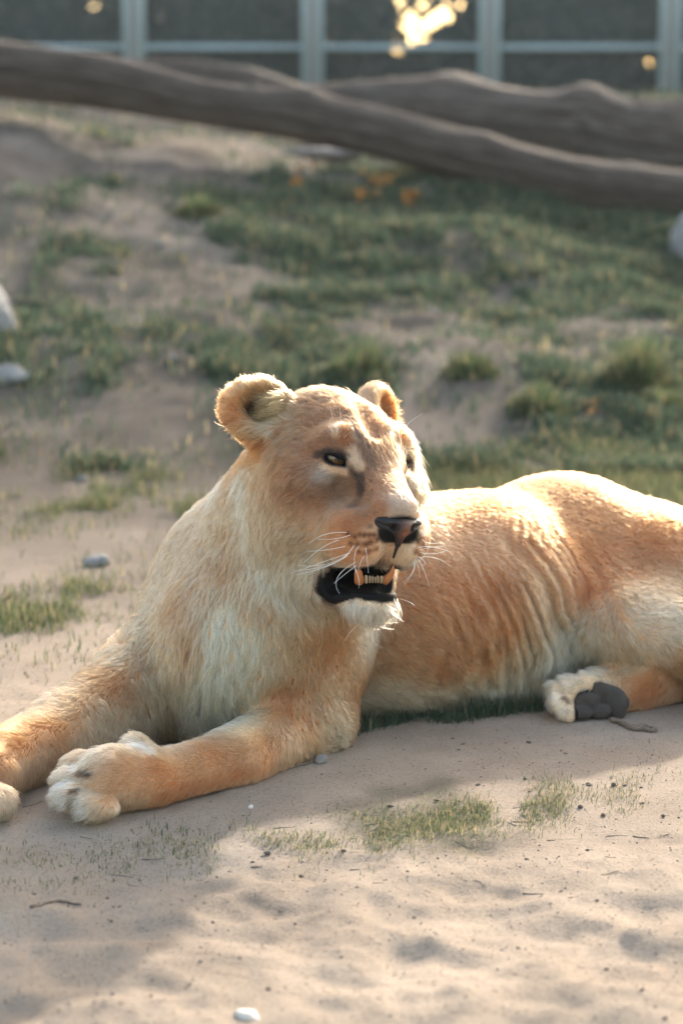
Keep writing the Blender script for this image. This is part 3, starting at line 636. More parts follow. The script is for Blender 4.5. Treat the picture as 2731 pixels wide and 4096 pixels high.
    # --- whiskers
    wl = [((1386, 2130), (1300, 2138), (1235, 2175), 0), ((1400, 2140), (1340, 2155), (1270, 2157), .01), ((1355, 2160), (1290, 2190), (1215, 2250), 0), ((1415, 2183), (1330, 2250), (1190, 2262), 0),
          ((1395, 2213), (1310, 2262), (1170, 2282), 0), ((1400, 2212), (1300, 2245), (1160, 2295), .01), ((1390, 2222), (1300, 2268), (1180, 2300), -.02), ((1435, 2185), (1418, 2225), (1422, 2290), -.02), ((1462, 2190), (1468, 2235), (1473, 2292), -.02),
          ((1455, 2225), (1440, 2255), (1433, 2280), -.02), ((1420, 2250), (1350, 2310), (1358, 2375), -.02), ((1425, 2262), (1375, 2300), (1335, 2335), -.02), ((1415, 2262), (1435, 2320), (1433, 2355), -.02), ((1380, 2185), (1300, 2200), (1225, 2205), 0),
          ((1687, 2157), (1715, 2172), (1752, 2172), .05), ((1675, 2190), (1730, 2188), (1800, 2208), .06), ((1680, 2210), (1735, 2215), (1790, 2200), .06), ((1675, 2230), (1740, 2232), (1800, 2265), .06), ((1680, 2200), (1720, 2190), (1770, 2185), .05),
          ((1665, 2230), (1690, 2270), (1716, 2345), .03), ((1660, 2235), (1672, 2270), (1680, 2310), .03), ((1655, 2240), (1655, 2280), (1620, 2335), .02), ((1650, 2245), (1650, 2285), (1612, 2330), .02), ((1670, 2225), (1700, 2250), (1684, 2262), .03),
          ((1600, 2395), (1640, 2410), (1660, 2425), .02), ((1585, 2450), (1600, 2470), (1602, 2485), 0), ((1575, 2395), (1590, 2430), (1600, 2440), 0), ((1430, 2500), (1400, 2530), (1380, 2560), 0), ((1500, 2510), (1490, 2560), (1530, 2590), 0),
          ((1335, 1690), (1325, 1650), (1318, 1612), 0), ((1365, 1682), (1360, 1640), (1362, 1620), 0), ((1411, 1694), (1430, 1665), (1462, 1652), 0), ((1350, 1722), (1372, 1680), (1412, 1685), 0), ((1570, 1712), (1555, 1670), (1503, 1637), .0), ((1613, 1710), (1650, 1680), (1690, 1655), .02), ((1380, 1750), (1386, 1742), (1392, 1735), -.01)]
    fac = (N * (V - np.array((0, 0, CAM_H)))).sum(1) < 0; VP = proj(V[fac]); VF = V[fac]; W = []
    for p0, p1, p2, dy in wl:
        d2 = ((VP - np.array(p0)) ** 2).sum(1); c = np.flatnonzero(d2 < 400); i = c[np.argmin(VF[c, 1])] if len(c) else np.argmin(d2); Y = VF[i, 1]
        a, b_, c_ = at(*p0, Y), at(*p1, Y - .02 + dy * .5), at(*p2, Y - .03 + dy); m_ = 2 * b_ - (a + c_) / 2; t = np.linspace(0, 1, 10)[:, None]
        W.append(a * (1 - t) ** 2 + 2 * m_ * t * (1 - t) + c_ * t * t)
    wm, n_, l_, b = make_mat('whisker_hair'); b.inputs['Base Color'].default_value = (.9, .88, .84, 1); b.inputs['Roughness'].default_value = .3
    hair_curves('whiskers', np.array(W), np.linspace(.00036, .00012, 10)[None], wm, root)
    return root
# ------------------------------------------------------------------ ground
def sm(a, b, x): return sstep(a, b, x)
def terrain(x, y, fine=True):
    """height of the ground: flat sand, a grassy bank behind, a plateau under the fence"""
    x = np.asarray(x, float); y = np.asarray(y, float); p = np.stack([x, y, np.zeros_like(x)], -1).reshape(-1, 3)
    n1 = vnoise(p, .55, 3).reshape(x.shape); n2 = vnoise(p, 1.7, 9).reshape(x.shape)
    crest = np.interp(x, [-6, -2, -.8, .3, 1.0, 2.0, 6], [1.05, 1.03, 1.02, .96, .84, .66, .6])
    t = sm(5.7, 11.6, y + .35 * n1); z = crest * (.35 * t + .65 * t ** 1.25)
    z = z + .16 * sm(12.0, 17, y) + (1.16 - crest - .02) * sm(12, 15, y)
    z = z + (.085 * n1 + .055 * n2) * sm(5.2, 7.5, y) * (1 - sm(13, 15, y))
    if fine:
        n3 = vnoise(p, 4.2, 21).reshape(x.shape); n4 = vnoise(p * np.array((.8, 1.1, 1)), 12, 33).reshape(x.shape); n5 = vnoise(p, 19, 44).reshape(x.shape); n6 = vnoise(p, 45, 51).reshape(x.shape)
        fg = 1 - sm(2.75, 3.02, y + .10 * n2 - .14 * x)                       # trampled loose sand in front
        dent = np.minimum(n4 + .2, .55)
        z = z + fg * (.011 * n3 + .014 * dent + .0065 * n5 + .002 * n6) + .0012 * n6 * (1 - sm(5, 7, y))
        z = z + (1 - fg) * (.004 * n3 + .0022 * n5) * (1 - sm(5, 7, y)) * sm(2.4, 3.0, y)
        z = z + sm(6, 7.5, y) * (.022 * n3 + .016 * n4)
    return z
def ray_ground(px, py):
    o = np.array((0, 0, CAM_H)); d = norm(at(px, py, 3.0) - o); t = 1.2
    for _ in range(900):
        p = o + d * t; h = p[2] - float(terrain(np.array([p[0]]), np.array([p[1]]), False)[0])
        if h < 0.002 or t > 40: break
        t += max(h * .6, .01)
    return p
def build_ground():
    ys = [1.0]
    while ys[-1] < 14: ys.append(ys[-1] + max(.011, ys[-1] * .0038 if ys[-1] < 5 else ys[-1] * .006))
    while ys[-1] < 120: ys.append(ys[-1] * 1.06)
    ys = np.array([-30, -10, -3, 0.3] + ys)
    u = np.linspace(-1, 1, 300); ext = np.array([1.15, 1.5, 2.2, 4, 9, 25, 80]); u = np.concatenate([-ext[::-1], u, ext])
    Y, Uu = np.meshgrid(ys, u, indexing='ij'); half = .30 * np.clip(Y, 1, 40) + .45; X = Uu * half
    X = np.where(np.abs(Uu) > 20, np.sign(Uu) * (100 + (np.abs(Uu) > 50) * 40), np.clip(X, -90 - np.abs(Uu), 90 + np.abs(Uu)))
    Z = terrain(X, Y); Z = np.where((Y < 1.2), Z * 0, Z)
    V = np.stack([X, Y, Z], -1).reshape(-1, 3); nr, nc = X.shape
    i = (np.arange(nr - 1)[:, None] * nc + np.arange(nc - 1)[None]).ravel(); F = np.stack([i, i + 1, i + nc + 1, i + nc], 1)
    me = new_mesh('ground', V, F)
    y = V[:, 1]; x = V[:, 0]
    bank = sm(3.6, 6.4, y + .5 * vnoise(V, .9, 4)); g = grass_density(x, y)  # soil tone reaches forward of the slope, painting shade onto the sand
    a = me.attributes.new('bank', 'FLOAT', 'POINT'); a.data.foreach_set('value', bank.astype(np.float32))
    a = me.attributes.new('turf', 'FLOAT', 'POINT'); a.data.foreach_set('value', np.clip(g, 0, 1).astype(np.float32))
    m, n, l, b = make_mat('sandy_soil'); b.inputs['Roughness'].default_value = .95; b.inputs['Specular IOR Level'].default_value = .15
    tc = n.new('ShaderNodeTexCoord')
    def noise(scale, det=5, rough=.6, vec=None):
        t = n.new('ShaderNodeTexNoise'); t.inputs['Scale'].default_value = scale; t.inputs['Detail'].default_value = det; t.inputs['Roughness'].default_value = rough
        l.new(tc.outputs['Object'], t.inputs['Vector']); return t.outputs[0]
    def ramp(src, stops):
        r = n.new('ShaderNodeValToRGB'); e = r.color_ramp.elements
        while len(e) < len(stops): e.new(.5)
        for k, (p, c) in enumerate(stops): e[k].position = p; e[k].color = (*c, 1)
        l.new(src, r.inputs[0]); return r.outputs[0]
    def mix(f, a_, b_, mode='MIX'):
        k = n.new('ShaderNodeMix'); k.data_type = 'RGBA'; k.blend_type = mode
        if isinstance(f, float): k.inputs[0].default_value = f
        else: l.new(f, k.inputs[0])
        l.new(a_, k.inputs[6]); l.new(b_, k.inputs[7]); return k.outputs[2]
    def attr(nm):
        a_ = n.new('ShaderNodeAttribute'); a_.attribute_name = nm; return a_.outputs['Fac']
    sand = ramp(noise(3.2, 6), [(.30, (.275, .215, .165)), (.52, (.35, .278, .215)), (.75, (.43, .345, .27))])
    soil = ramp(noise(2.3, 6), [(.30, (.085, .067, .053)), (.5, (.14, .110, .088)), (.72, (.225, .182, .148))])
    turf = ramp(noise(14, 4), [(.3, (.07, .068, .045)), (.7, (.12, .105, .075))])
    grit = ramp(noise(260, 3, .7), [(.32, (.55, .52, .5)), (.48, (1, 1, 1)), (.72, (1.12, 1.1, 1.08))])
    speck = ramp(noise(75, 2, .5), [(.24, (.35, .3, .27)), (.30, (1, 1, 1))])
    c = mix(attr('bank'), sand, soil); c = mix(attr('turf'), c, turf); c = mix(.8, c, grit, 'MULTIPLY'); c = mix(.7, c, speck, 'MULTIPLY')
    l.new(c, b.inputs['Base Color'])
    bp = n.new('ShaderNodeBump'); bp.inputs['Strength'].default_value = .8; bp.inputs['Distance'].default_value = .008; l.new(noise(90, 8, .8), bp.inputs['Height']); l.new(bp.outputs[0], b.inputs['Normal'])
    return link('ground', me, m, kind='structure')
# ------------------------------------------------------------------ grass
GD = [(1200, 800, .75), (1000, 900, .6), (1600, 900, .8), (2000, 850, .9), (2400, 900, .9), (2650, 1050, .9), (1800, 1150, .7), (2100, 1200, .6), (1400, 1250, .55), (1250, 1390, .95), (1400, 1480, .95), (2540, 1490, .9), (2150, 1620, .6), (1750, 1400, .2), (2300, 1350, .25), (1500, 1320, .05), (2400, 1700, .6), (2600, 1980, 1), (2500, 1800, .9), (1800, 1870, .75), (2100, 1830, .35), (1750, 1750, .0), (1850, 1950, .8),
      (300, 1350, .6), (200, 1250, .45), (400, 1500, .35), (700, 1560, .1), (900, 1490, .8), (600, 1720, .0), (300, 1750, .15), (500, 1880, .45), (250, 2080, .5), (150, 1960, .05), (500, 2160, .1), (100, 2250, .0), (350, 2350, .55), (150, 2450, .58), (480, 2480, .3), (300, 2600, .25), (100, 2760, .05), (350, 600, .15), (700, 640, .0), (150, 600, .05), (600, 900, .1), (800, 830, .4), (400, 830, .3), (250, 900, .2), (900, 1100, .1), (600, 1150, .15), (700, 1280, .4), (100, 1000, .2), (900, 1300, .3), (1100, 1150, .35), (820, 545, .3), (420, 530, .3), (1100, 620, .1), (450, 1050, .3), (1300, 1050, .6), (2200, 1000, .8), (1500, 1150, .6), (1950, 1500, .25), (2000, 1680, .3),
      (1800, 3280, .55), (2050, 3250, .45), (2300, 3200, .4), (1500, 3330, .45), (1150, 3400, .30), (700, 3350, .22), (600, 3430, .25), (300, 3480, .16), (100, 3420, .08), (2500, 3080, .04), (2650, 3200, .1), (1300, 3180, .0), (2000, 3060, .0), (500, 3320, .02), (1500, 3600, .0), (2300, 3450, .0), (1000, 3700, .0), (300, 3800, .02), (2600, 3000, .0), (1600, 3000, 0), (1400, 3950, 0), (2500, 3900, 0), (200, 3250, 0), (800, 3200, 0), (1050, 3300, .03)]
_gp = None
def grass_density(x, y):
    global _gp
    if _gp is None: _gp = np.array([ray_ground(a, b)[:2] for a, b, _ in GD])
    sh = np.shape(x); x = np.ravel(x).astype(np.float32); y = np.ravel(y).astype(np.float32); d = np.zeros(len(x), np.float32)
    gx, gy = _gp[:, 0].astype(np.float32), _gp[:, 1].astype(np.float32); sx = np.maximum(gy * .035, .10); sy = np.maximum(gy * .075, .12); gv = np.array([v for _, _, v in GD], np.float32)
    for i in range(0, len(x), 40000):
        w = (((x[i:i + 40000, None] - gx) / sx) ** 2 + ((y[i:i + 40000, None] - gy) / sy) ** 2 + np.float32(.15)) ** np.float32(-2.2); d[i:i + 40000] = (w @ gv) / w.sum(1)
    p = np.stack([x, y, np.zeros_like(x)], -1).astype(float)
    nz = .5 * vnoise(p, 2.6, 61) + .75 * vnoise(p, 7.5, 62) + .35 * vnoise(p, 17, 63)
    d = np.where((np.abs(x) > .22 * y + .6) & (y > 5.5), np.clip(.5 * d + .25, 0, 1), d)
    return (sstep(.30, .85, d * .84 + nz * .36 + .02) * (d > .015) + .12 * d).reshape(sh)
def blade_mesh(P, H, Wd, az, lean, bend, tint):
    """grass blades: P (n,3) roots, two bent segments each"""
    n = len(P); d = np.stack([np.cos(az), np.sin(az), np.zeros(n)], 1); s = np.stack([-np.sin(az), np.cos(az), np.zeros(n)], 1); up = np.array((0, 0, 1.))
    V = np.zeros((n, 5, 3)); a1 = lean; a2 = lean + bend
    m = P + (up * np.cos(a1)[:, None] + d * np.sin(a1)[:, None]) * (H * .55)[:, None]; t = m + (up * np.cos(a2)[:, None] + d * np.sin(a2)[:, None]) * (H * .45)[:, None]
    w = (Wd / 2)[:, None] * s
    V[:, 0] = P - w; V[:, 1] = P + w; V[:, 2] = m + w * .8; V[:, 3] = m - w * .8; V[:, 4] = t
    i = np.arange(n)[:, None] * 5; tri = np.concatenate([i + np.array([0, 1, 2]), i + np.array([0, 2, 3]), i + np.array([3, 2, 4])])
    return V.reshape(-1, 3), tri, np.repeat(tint, 5, 0)
def leaf_material(name, rough=.6, transl=.45):
    m, n, l, b = make_mat(name); a = n.new('ShaderNodeAttribute'); a.attribute_name = 'coat'; l.new(a.outputs['Color'], b.inputs['Base Color'])
    b.inputs['Roughness'].default_value = rough; b.inputs['Specular IOR Level'].default_value = .25
    t = n.new('ShaderNodeBsdfTranslucent'); l.new(a.outputs['Color'], t.inputs['Color']); k = n.new('ShaderNodeMixShader'); k.inputs[0].default_value = transl
    l.new(b.outputs[0], k.inputs[1]); l.new(t.outputs[0], k.inputs[2]); l.new(k.outputs[0], n['Material Output'].inputs['Surface']); return m
def scatter_grass(r, n, y0, y1, xs=.185, p=1.0, lin=False):
    y = y0 + (y1 - y0) * r.random(n) ** p; x = (r.random(n) * 2 - 1) * (xs * y + .25); k = r.random(n) < grass_density(x, y); return x[k], y[k]
def grass_tint(r, n, dry=.12, base=(.046, .078, .050), tip=(.118, .156, .096)):
    t = r.random((n, 1)); c = np.array(base) * (1 - t) + np.array(tip) * t; c = c * (1 + r.normal(0, .15, (n, 1))); k = r.random(n) < dry; c[k] = np.array((.34, .27, .15)) * (1 + r.normal(0, .2, (k.sum(), 1)))
    return np.clip(c, .01, .6)
def build_grass():
    r = np.random.default_rng(3); Vs, Fs, Cs = [], [], []; off = 0
    def add(x, y, H, W, dry=.12, lean=.35, **kw):
        nonlocal off
        n = len(x); z = terrain(x, y); P = np.stack([x, y, z - .003], 1)
        v, f, c = blade_mesh(P, H, W, r.random(n) * 6.283, np.abs(r.normal(0, lean, n)), np.abs(r.normal(.35, .3, n)), grass_tint(r, n, dry, **kw)); Vs.append(v); Fs.append(f + off); Cs.append(c); off += len(v)
    # sparse short grass along the edge of her shadow
    ln = np.array([(-100, 3470), (250, 3480), (600, 3370), (900, 3400), (1150, 3380), (1500, 3330), (1800, 3280), (2100, 3230), (2350, 3190), (2731, 3130)], float)
    n = 34000; t = r.random(n) * (len(ln) - 1); i = np.minimum(t.astype(int), len(ln) - 2); q = ln[i] + (ln[i + 1] - ln[i]) * (t - i)[:, None] + r.normal(0, 1, (n, 2)) * np.array((60, 50)); dens = np.interp(q[:, 0], [0, 300, 700, 1100, 1450, 1900, 2300, 2731], [.16, .24, .26, .3, .7, 1, .6, .18])
    pz = np.stack([q[:, 0] * .004, q[:, 1] * .01, 0 * t], 1); k = r.random(n) < dens * sstep(-.75, .45, vnoise(pz, 1.6, 5)) * 1.1; q = q[k]; g = np.array([gnd(*a)[:2] for a in q]); n = len(g)
    add(g[:, 0], g[:, 1], r.uniform(.003, .017, n), r.uniform(.0008, .0015, n), .30, .6, base=(.07, .095, .045), tip=(.17, .20, .09))
    # beside and under the belly
    for pts, nn, hh in ((((1360, 2960), (1500, 2905), (1720, 2870)), 600, .040), (((1850, 2880), (2000, 2860), (2160, 2845)), 750, .050), (((1720, 2890), (1850, 2880)), 250, .03)):
        g = np.array([gnd(*q)[:2] for q in pts]); t = r.random(nn) * (len(g) - 1); i = np.minimum(t.astype(int), len(g) - 2); q = g[i] + (g[i + 1] - g[i]) * (t - i)[:, None] + r.normal(0, .012, (nn, 2)) + np.array((0, .012))
        add(q[:, 0], q[:, 1], r.uniform(.35, 1, nn) * hh, r.uniform(.0012, .0024, nn), .05, .4)
    # flat ground behind her
    x, y = scatter_grass(r, 260000, 3.7, 6.6); n = len(x); add(x, y, r.uniform(.012, .05, n) * np.interp(y, [3.5, 5, 6.5], [.6, 1, 1.2]), r.uniform(.0018, .0036, n), .22, .5, base=(.07, .095, .045), tip=(.18, .20, .085))
    # the bank
    x, y = scatter_grass(r, 420000, 6.2, 12.4, .20); n = len(x); pz = np.stack([x, y, 0 * x], 1); hh = (.5 + .5 * vnoise(pz, 5, 71)) ; add(x, y, r.uniform(.03, .075, n) * (.45 + .9 * hh), r.uniform(.005, .010, n), .14, .55)
    x = r.uniform(-5, 6, 26000); y = r.uniform(12.4, 20, 26000); n = len(x); add(x, y, r.uniform(.02, .06, n), r.uniform(.010, .016, n), .2, .5)
    me = new_mesh('grass', np.concatenate(Vs), np.concatenate(Fs), False); add_color(me, 'coat', np.concatenate(Cs))
    GRASS_MAT = leaf_material('grass_blade')
    link('grass', me, GRASS_MAT, label='short patchy green grass on the sand and the bank', cat='grass', kind='stuff')
    # single tufts that stand out
    for px, py, rad, hgt, cnt, lab in ((2545, 1555, .13, .17, 1500, 'bushy bright green grass tuft at the foot of the bank'), (2640, 1625, .09, .09, 700, 'low green grass tuft beside the bushy tuft'), (2160, 1650, .10, .10, 800, 'low wide green grass tuft on bare soil below the bank'), (1395, 1530, .12, .14, 1200, 'dark green grass tuft on the slope above the lioness head'),
                                     (790, 850, .10, .09, 700, 'round green grass tuft alone on the bare upper bank'), (1880, 1510, .09, .09, 600, 'small pale green tuft on the bare slope')):
        g = ray_ground(px, py); q = g[:2] + np.clip(r.normal(0, rad * .42, (cnt, 2)), -rad * .8, rad * .8) * np.array((1.3, 1)); H = hgt * np.exp(-((q - g[:2]) ** 2).sum(1) / (rad * .9) ** 2) * r.uniform(.25, 1.25, cnt) * (1 + .45 * vnoise(np.stack([q[:, 0], q[:, 1], 0 * q[:, 0]], 1), 14, 6)) + .015
        az = np.arctan2(q[:, 1] - g[1], q[:, 0] - g[0]); z = terrain(q[:, 0], q[:, 1])
        v, f, c = blade_mesh(np.stack([q[:, 0], q[:, 1], z - .004], 1), H, r.uniform(.004, .008, cnt), az + r.normal(0, .6, cnt), np.abs(r.normal(.3, .25, cnt)), np.abs(r.normal(.4, .3, cnt)), grass_tint(r, cnt, .16, (.06, .09, .048), (.15, .19, .085)))
        me = new_mesh('grass_tuft', v, f, False); add_color(me, 'coat', c); link('grass_tuft', me, GRASS_MAT, label=lab, cat='grass tuft')
# ------------------------------------------------------------------ logs
def log_material():
    m, n, l, b = make_mat('weathered_wood'); b.inputs['Roughness'].default_value = .85; b.inputs['Specular IOR Level'].default_value = .2
    a = n.new('ShaderNodeAttribute'); a.attribute_name = 'grain'                     # (along, around, knot)
    sx = n.new('ShaderNodeMapping'); sx.inputs['Scale'].default_value = (2.6, 34, 1); l.new(a.outputs['Vector'], sx.inputs['Vector'])
    t = n.new('ShaderNodeTexNoise'); t.inputs['Scale'].default_value = 2.0; t.inputs['Detail'].default_value = 10; t.inputs['Roughness'].default_value = .72; l.new(sx.outputs[0], t.inputs['Vector'])
    r = n.new('ShaderNodeValToRGB'); e = r.color_ramp.elements; e[0].position = .32; e[0].color = (.040, .030, .024, 1); e[1].position = .72; e[1].color = (.33, .275, .23, 1); k = e.new(.52); k.color = (.15, .118, .097, 1)
    l.new(t.outputs[0], r.inputs[0]); l.new(r.outputs[0], b.inputs['Base Color'])
    bp = n.new('ShaderNodeBump'); bp.inputs['Strength'].default_value = 1.0; bp.inputs['Distance'].default_value = .05; l.new(t.outputs[0], bp.inputs['Height']); l.new(bp.outputs[0], b.inputs['Normal'])
    return m
def trunk_log(name, ctrl, mat, label, seed, knots=(), stubs=()):
    """ctrl: (px, py, Y, radius in metres) along the log"""
    P = np.array([at(a, b, Y) for a, b, Y, _ in ctrl]); Rr = np.array([c[3] for c in ctrl]); n = 140; seg = 40
    s = np.concatenate([[0], np.cumsum(np.linalg.norm(np.diff(P, axis=0), axis=1))]); t = np.linspace(0, s[-1], n)
    path = np.stack([np.interp(t, s, P[:, i]) for i in range(3)], 1)
    for _ in range(10): path[1:-1] = (path[:-2] + 2 * path[1:-1] + path[2:]) / 4
    rad = np.interp(t, s, Rr); tan = norm(np.gradient(path, axis=0)); th = np.arange(seg) * 2 * np.pi / seg; V = []; G = []
    for i in range(n):
        a = norm(np.cross(tan[i], (0, 0, 1.))); b = np.cross(a, tan[i]); q = np.cos(th)[:, None] * a + np.sin(th)[:, None] * b
        pn = np.stack([np.full(seg, t[i] * 1.2 + seed), np.cos(th) * 1.3, np.sin(th) * 1.3], 1); rr = rad[i] * (1 + .10 * vnoise(pn, 1.0, seed) + .07 * vnoise(pn * np.array((.35, 3, 3)), 1.6, seed + 3) + .035 * vnoise(pn * np.array((.5, 7, 7)), 1.6, seed + 9))
        for kt, ka, kr, kh in knots: rr = rr + kh * np.exp(-((t[i] / s[-1] - kt) * s[-1] / kr) ** 2 - (np.angle(np.exp(1j * (th - ka))) * rad[i] / kr) ** 2)
        rr = rr * (1 - .6 * max(0, (i - n + 4) / 4) ** 2 - .6 * max(0, (4 - i) / 4) ** 2)
        V.append(path[i] + q * rr[:, None]); G.append(np.stack([np.full(seg, t[i]), th / 6.283, np.full(seg, seed * 3.1)], 1))
    V = np.concatenate(V); i, j = np.meshgrid(np.arange(n - 1), np.arange(seg), indexing='ij'); F = np.stack([i * seg + j, i * seg + (j + 1) % seg, (i + 1) * seg + (j + 1) % seg, (i + 1) * seg + j], -1).reshape(-1, 4)
    caps = np.concatenate([np.stack([np.full(seg // 2 - 1, b0), b0 + 2 * np.arange(seg // 2 - 1) + 1, b0 + 2 * np.arange(seg // 2 - 1) + 2, b0 + np.minimum(2 * np.arange(seg // 2 - 1) + 3, seg - 1)], 1) for b0 in (0, (n - 1) * seg)])
    me = new_mesh(name, V, np.concatenate([F, caps])); at_ = me.attributes.new('grain', 'FLOAT_VECTOR', 'POINT'); at_.data.foreach_set('vector', np.ascontiguousarray(np.concatenate(G)[:len(me.vertices)], np.float32).ravel())
    o = link(name, me, mat, label=label, cat='log')
    for ft, fa, ln in stubs:                                              # broken branch stubs
        i = int(ft * n); a = norm(np.cross(tan[i], (0, 0, 1.))); b = np.cross(a, tan[i]); d = norm(np.cos(fa) * a + np.sin(fa) * b + .4 * tan[i]); p0 = path[i] + d * rad[i] * .6; q = np.linspace(0, 1, 6)[:, None]
        v, f = lathe(p0 + d * ln * q + np.array((0, 0, .02)) * q * q, rad[i] * np.array([.42, .36, .30, .27, .25, .14]), 10); v = v + .012 * vnoise(v, 22, seed)[:, None]; sm_ = new_mesh('branch_stub', v, f); g_ = sm_.attributes.new('grain', 'FLOAT_VECTOR', 'POINT'); g_.data.foreach_set('vector', np.ascontiguousarray(v * 2, np.float32).ravel()); link('branch_stub', sm_, mat, o)
    return o
def build_logs():
    m = log_material()
    trunk_log('fallen_log', [(-500, 190, 10.9, .135), (0, 275, 10.85, .142), (400, 325, 10.8, .135), (800, 415, 10.75, .108), (1150, 460, 10.7, .115), (1500, 530, 10.65, .115), (1900, 635, 10.6, .120), (2300, 728, 10.55, .118), (2731, 785, 10.5, .120), (3200, 850, 10.4, .12)], m, 'long grey fallen trunk slanting down across the top of the bank', 2, ((.47, 1.2, .10, .035), (.25, 2.4, .07, .03), (.66, .9, .09, .03), (.82, 2.0, .06, .025)), ((.40, 1.9, .10),))
    trunk_log('fallen_log', [(200, 330, 12.6, .08), (520, 305, 12.6, .095), (750, 310, 12.6, .11), (1000, 345, 12.5, .11), (1230, 420, 12.4, .10), (1400, 480, 12.3, .09)], m, 'thin grey trunk lying behind the long slanting trunk', 5)
    trunk_log('fallen_log', [(1180, 410, 12.7, .10), (1330, 415, 12.7, .12), (1550, 450, 12.6, .20), (1800, 465, 12.6, .22), (2100, 510, 12.5, .225), (2350, 520, 12.5, .235), (2560, 575, 12.4, .25), (2900, 610, 12.3, .25), (3300, 650, 12.2, .25)], m, 'thick grey trunk lying below the mesh fence', 8, ((.55, 1.3, .12, .05), (.30, 1.8, .15, .04), (.75, 1.5, .10, .05)), ((.62, 1.5, .10),))
# ------------------------------------------------------------------ stones and litter
def stone_mesh(name, c, r, seed, flat=1.0, sub=3):
    V, F = sphere_grid(20, 14); d = norm(V); k = 1 + .30 * vnoise(d + seed, 1.3, seed) + .16 * vnoise(d + seed, 2.6, seed + 1)
    for i in range(5): a = norm(np.random.default_rng(seed * 7 + i).normal(0, 1, 3)); k = np.minimum(k, .80 / np.maximum(d @ a, .01))
    return new_mesh(name, np.asarray(c) + V * k[:, None] * np.asarray(r), F)
def stone_material(name, c0, c1):
    m, n, l, b = make_mat(name); t = n.new('ShaderNodeTexNoise'); t.inputs['Scale'].default_value = 18; t.inputs['Detail'].default_value = 6; r = n.new('ShaderNodeValToRGB'); r.color_ramp.elements[0].color = (*c0, 1); r.color_ramp.elements[1].color = (*c1, 1); r.color_ramp.elements[0].position = .35; r.color_ramp.elements[1].position = .65
    l.new(t.outputs[0], r.inputs[0]); l.new(r.outputs[0], b.inputs['Base Color']); b.inputs['Roughness'].default_value = .85
    bp = n.new('ShaderNodeBump'); bp.inputs['Strength'].default_value = .4; bp.inputs['Distance'].default_value = .01; l.new(t.outputs[0], bp.inputs['Height']); l.new(bp.outputs[0], b.inputs['Normal']); return m
def build_litter():
    pale = stone_material('pale_stone', (.13, .125, .12), (.28, .275, .27)); grey = stone_material('grey_stone', (.16, .14, .13), (.34, .31, .28)); cream = stone_material('cream_pebble', (.55, .50, .44), (.78, .73, .66))
    earth = stone_material('dark_earth', (.07, .052, .042), (.16, .12, .10)); r = np.random.default_rng(11)
    for px, py, rr, mt, lab in ((-40, 1345, (.11, .10, .14), pale, 'large pale rock half sunk in the grassy slope'), (50, 1525, (.085, .07, .035), pale, 'low flat pale stone below the large rock'), (2810, 1030, (.17, .14, .16), pale, 'pale boulder on the grass under the slanting trunk'), (1300, 640, (.22, .12, .05), grey, 'flat grey slab lying on the crest below the trunk')):
        g = ray_ground(px, py); link('rock', stone_mesh('rock', g + np.array((0, 0, rr[2] * .35)), rr, int(px) % 97 + 3), mt, label=lab, cat='rock')
    for px, py, rr, mt, lab in ((1286, 3052, (.011, .011, .010), grey, 'small round grey pebble beside the elbow'), (985, 4088, (.014, .012, .010), cream, 'smooth white pebble in the loose lit sand'), (1004, 3232, (.004, .004, .003), cream, 'tiny pale pebble below the forearm')):
        g = ray_ground(px, py); link('pebble', stone_mesh('pebble', g + np.array((0, 0, rr[2] * .6)), rr, int(px) % 97 + 3), mt, label=lab, cat='pebble')
    for px, py in ((1730, 1245), (1745, 1252), (2100, 1255), (2030, 1885), (640, 980), (860, 1400), (450, 1275), (330, 1920), (390, 2260), (1560, 1170), (560, 1285), (690, 1440)):
        g = ray_ground(px, py); s = r.uniform(.012, .028); link('stone', stone_mesh('stone', g + np.array((0, 0, s * .3)), (s * 1.3, s, s * .6), int(px) % 89 + 3), pale, label='small whitish stone among the grass behind the lioness', cat='stone', group='small pale stones on the slope')
    for i in range(44):                                                # crumbs of earth on the packed sand
        px, py = r.uniform(1350, 2700), r.uniform(2950, 3300) 
        if i % 3 == 0: px, py = r.uniform(50, 2700), r.uniform(3330, 3900)
        g = ray_ground(px, py); s = r.uniform(.0016, .0042); link('clod', stone_mesh('clod', g + np.array((0, 0, s * .5)), (s * r.uniform(1, 1.6), s, s * .7), i + 5), earth, label='small crumb of dark earth on the sand', cat='clod', group='earth crumbs on the sand')
    bark = stone_material('dry_bark', (.10, .07, .05), (.26, .19, .14))
    def twig(pts, rad, lab, grp=None):
        g = [ray_ground(*p) for p in pts]; t = np.linspace(0, len(g) - 1, 14); P = np.stack([np.interp(t, np.arange(len(g)), np.array(g)[:, i]) for i in range(3)], 1)
        P[:, 2] = terrain(P[:, 0], P[:, 1]) + rad * .7; P[:, :2] += r.normal(0, rad * .5, (14, 2)); v, f = lathe(P, rad * (1 + .25 * r.normal(0, .5, 14)) * np.linspace(1, .5, 14), 7); link('twig', new_mesh('twig', v, f), bark, label=lab, cat='twig', group=grp)
    twig(((2445, 2898), (2530, 2925), (2630, 2935)), .006, 'knobbly brown twig lying in front of the hind foot'); twig(((2500, 2925), (2580, 2915), (2622, 2925)), .005, 'short broken twig against the knobbly twig')
    twig(((130, 3660), (230, 3605), (330, 3600)), .0022, 'thin curved twig on the shaded sand'); twig(((1160, 3075), (1230, 3060), (1275, 3040)), .003, 'thin stalk beside the grey pebble at the elbow')
    for i in range(26):
        px, py = r.uniform(60, 2650), r.uniform(3230, 3560); a = r.uniform(-.5, .5); ln = r.uniform(30, 90)
        twig(((px, py), (px + ln * .5, py + ln * a * .3), (px + ln, py + ln * a * .5)), r.uniform(.0005, .0010), 'short dry stalk lying on the sand', 'dry stalks on the sand')
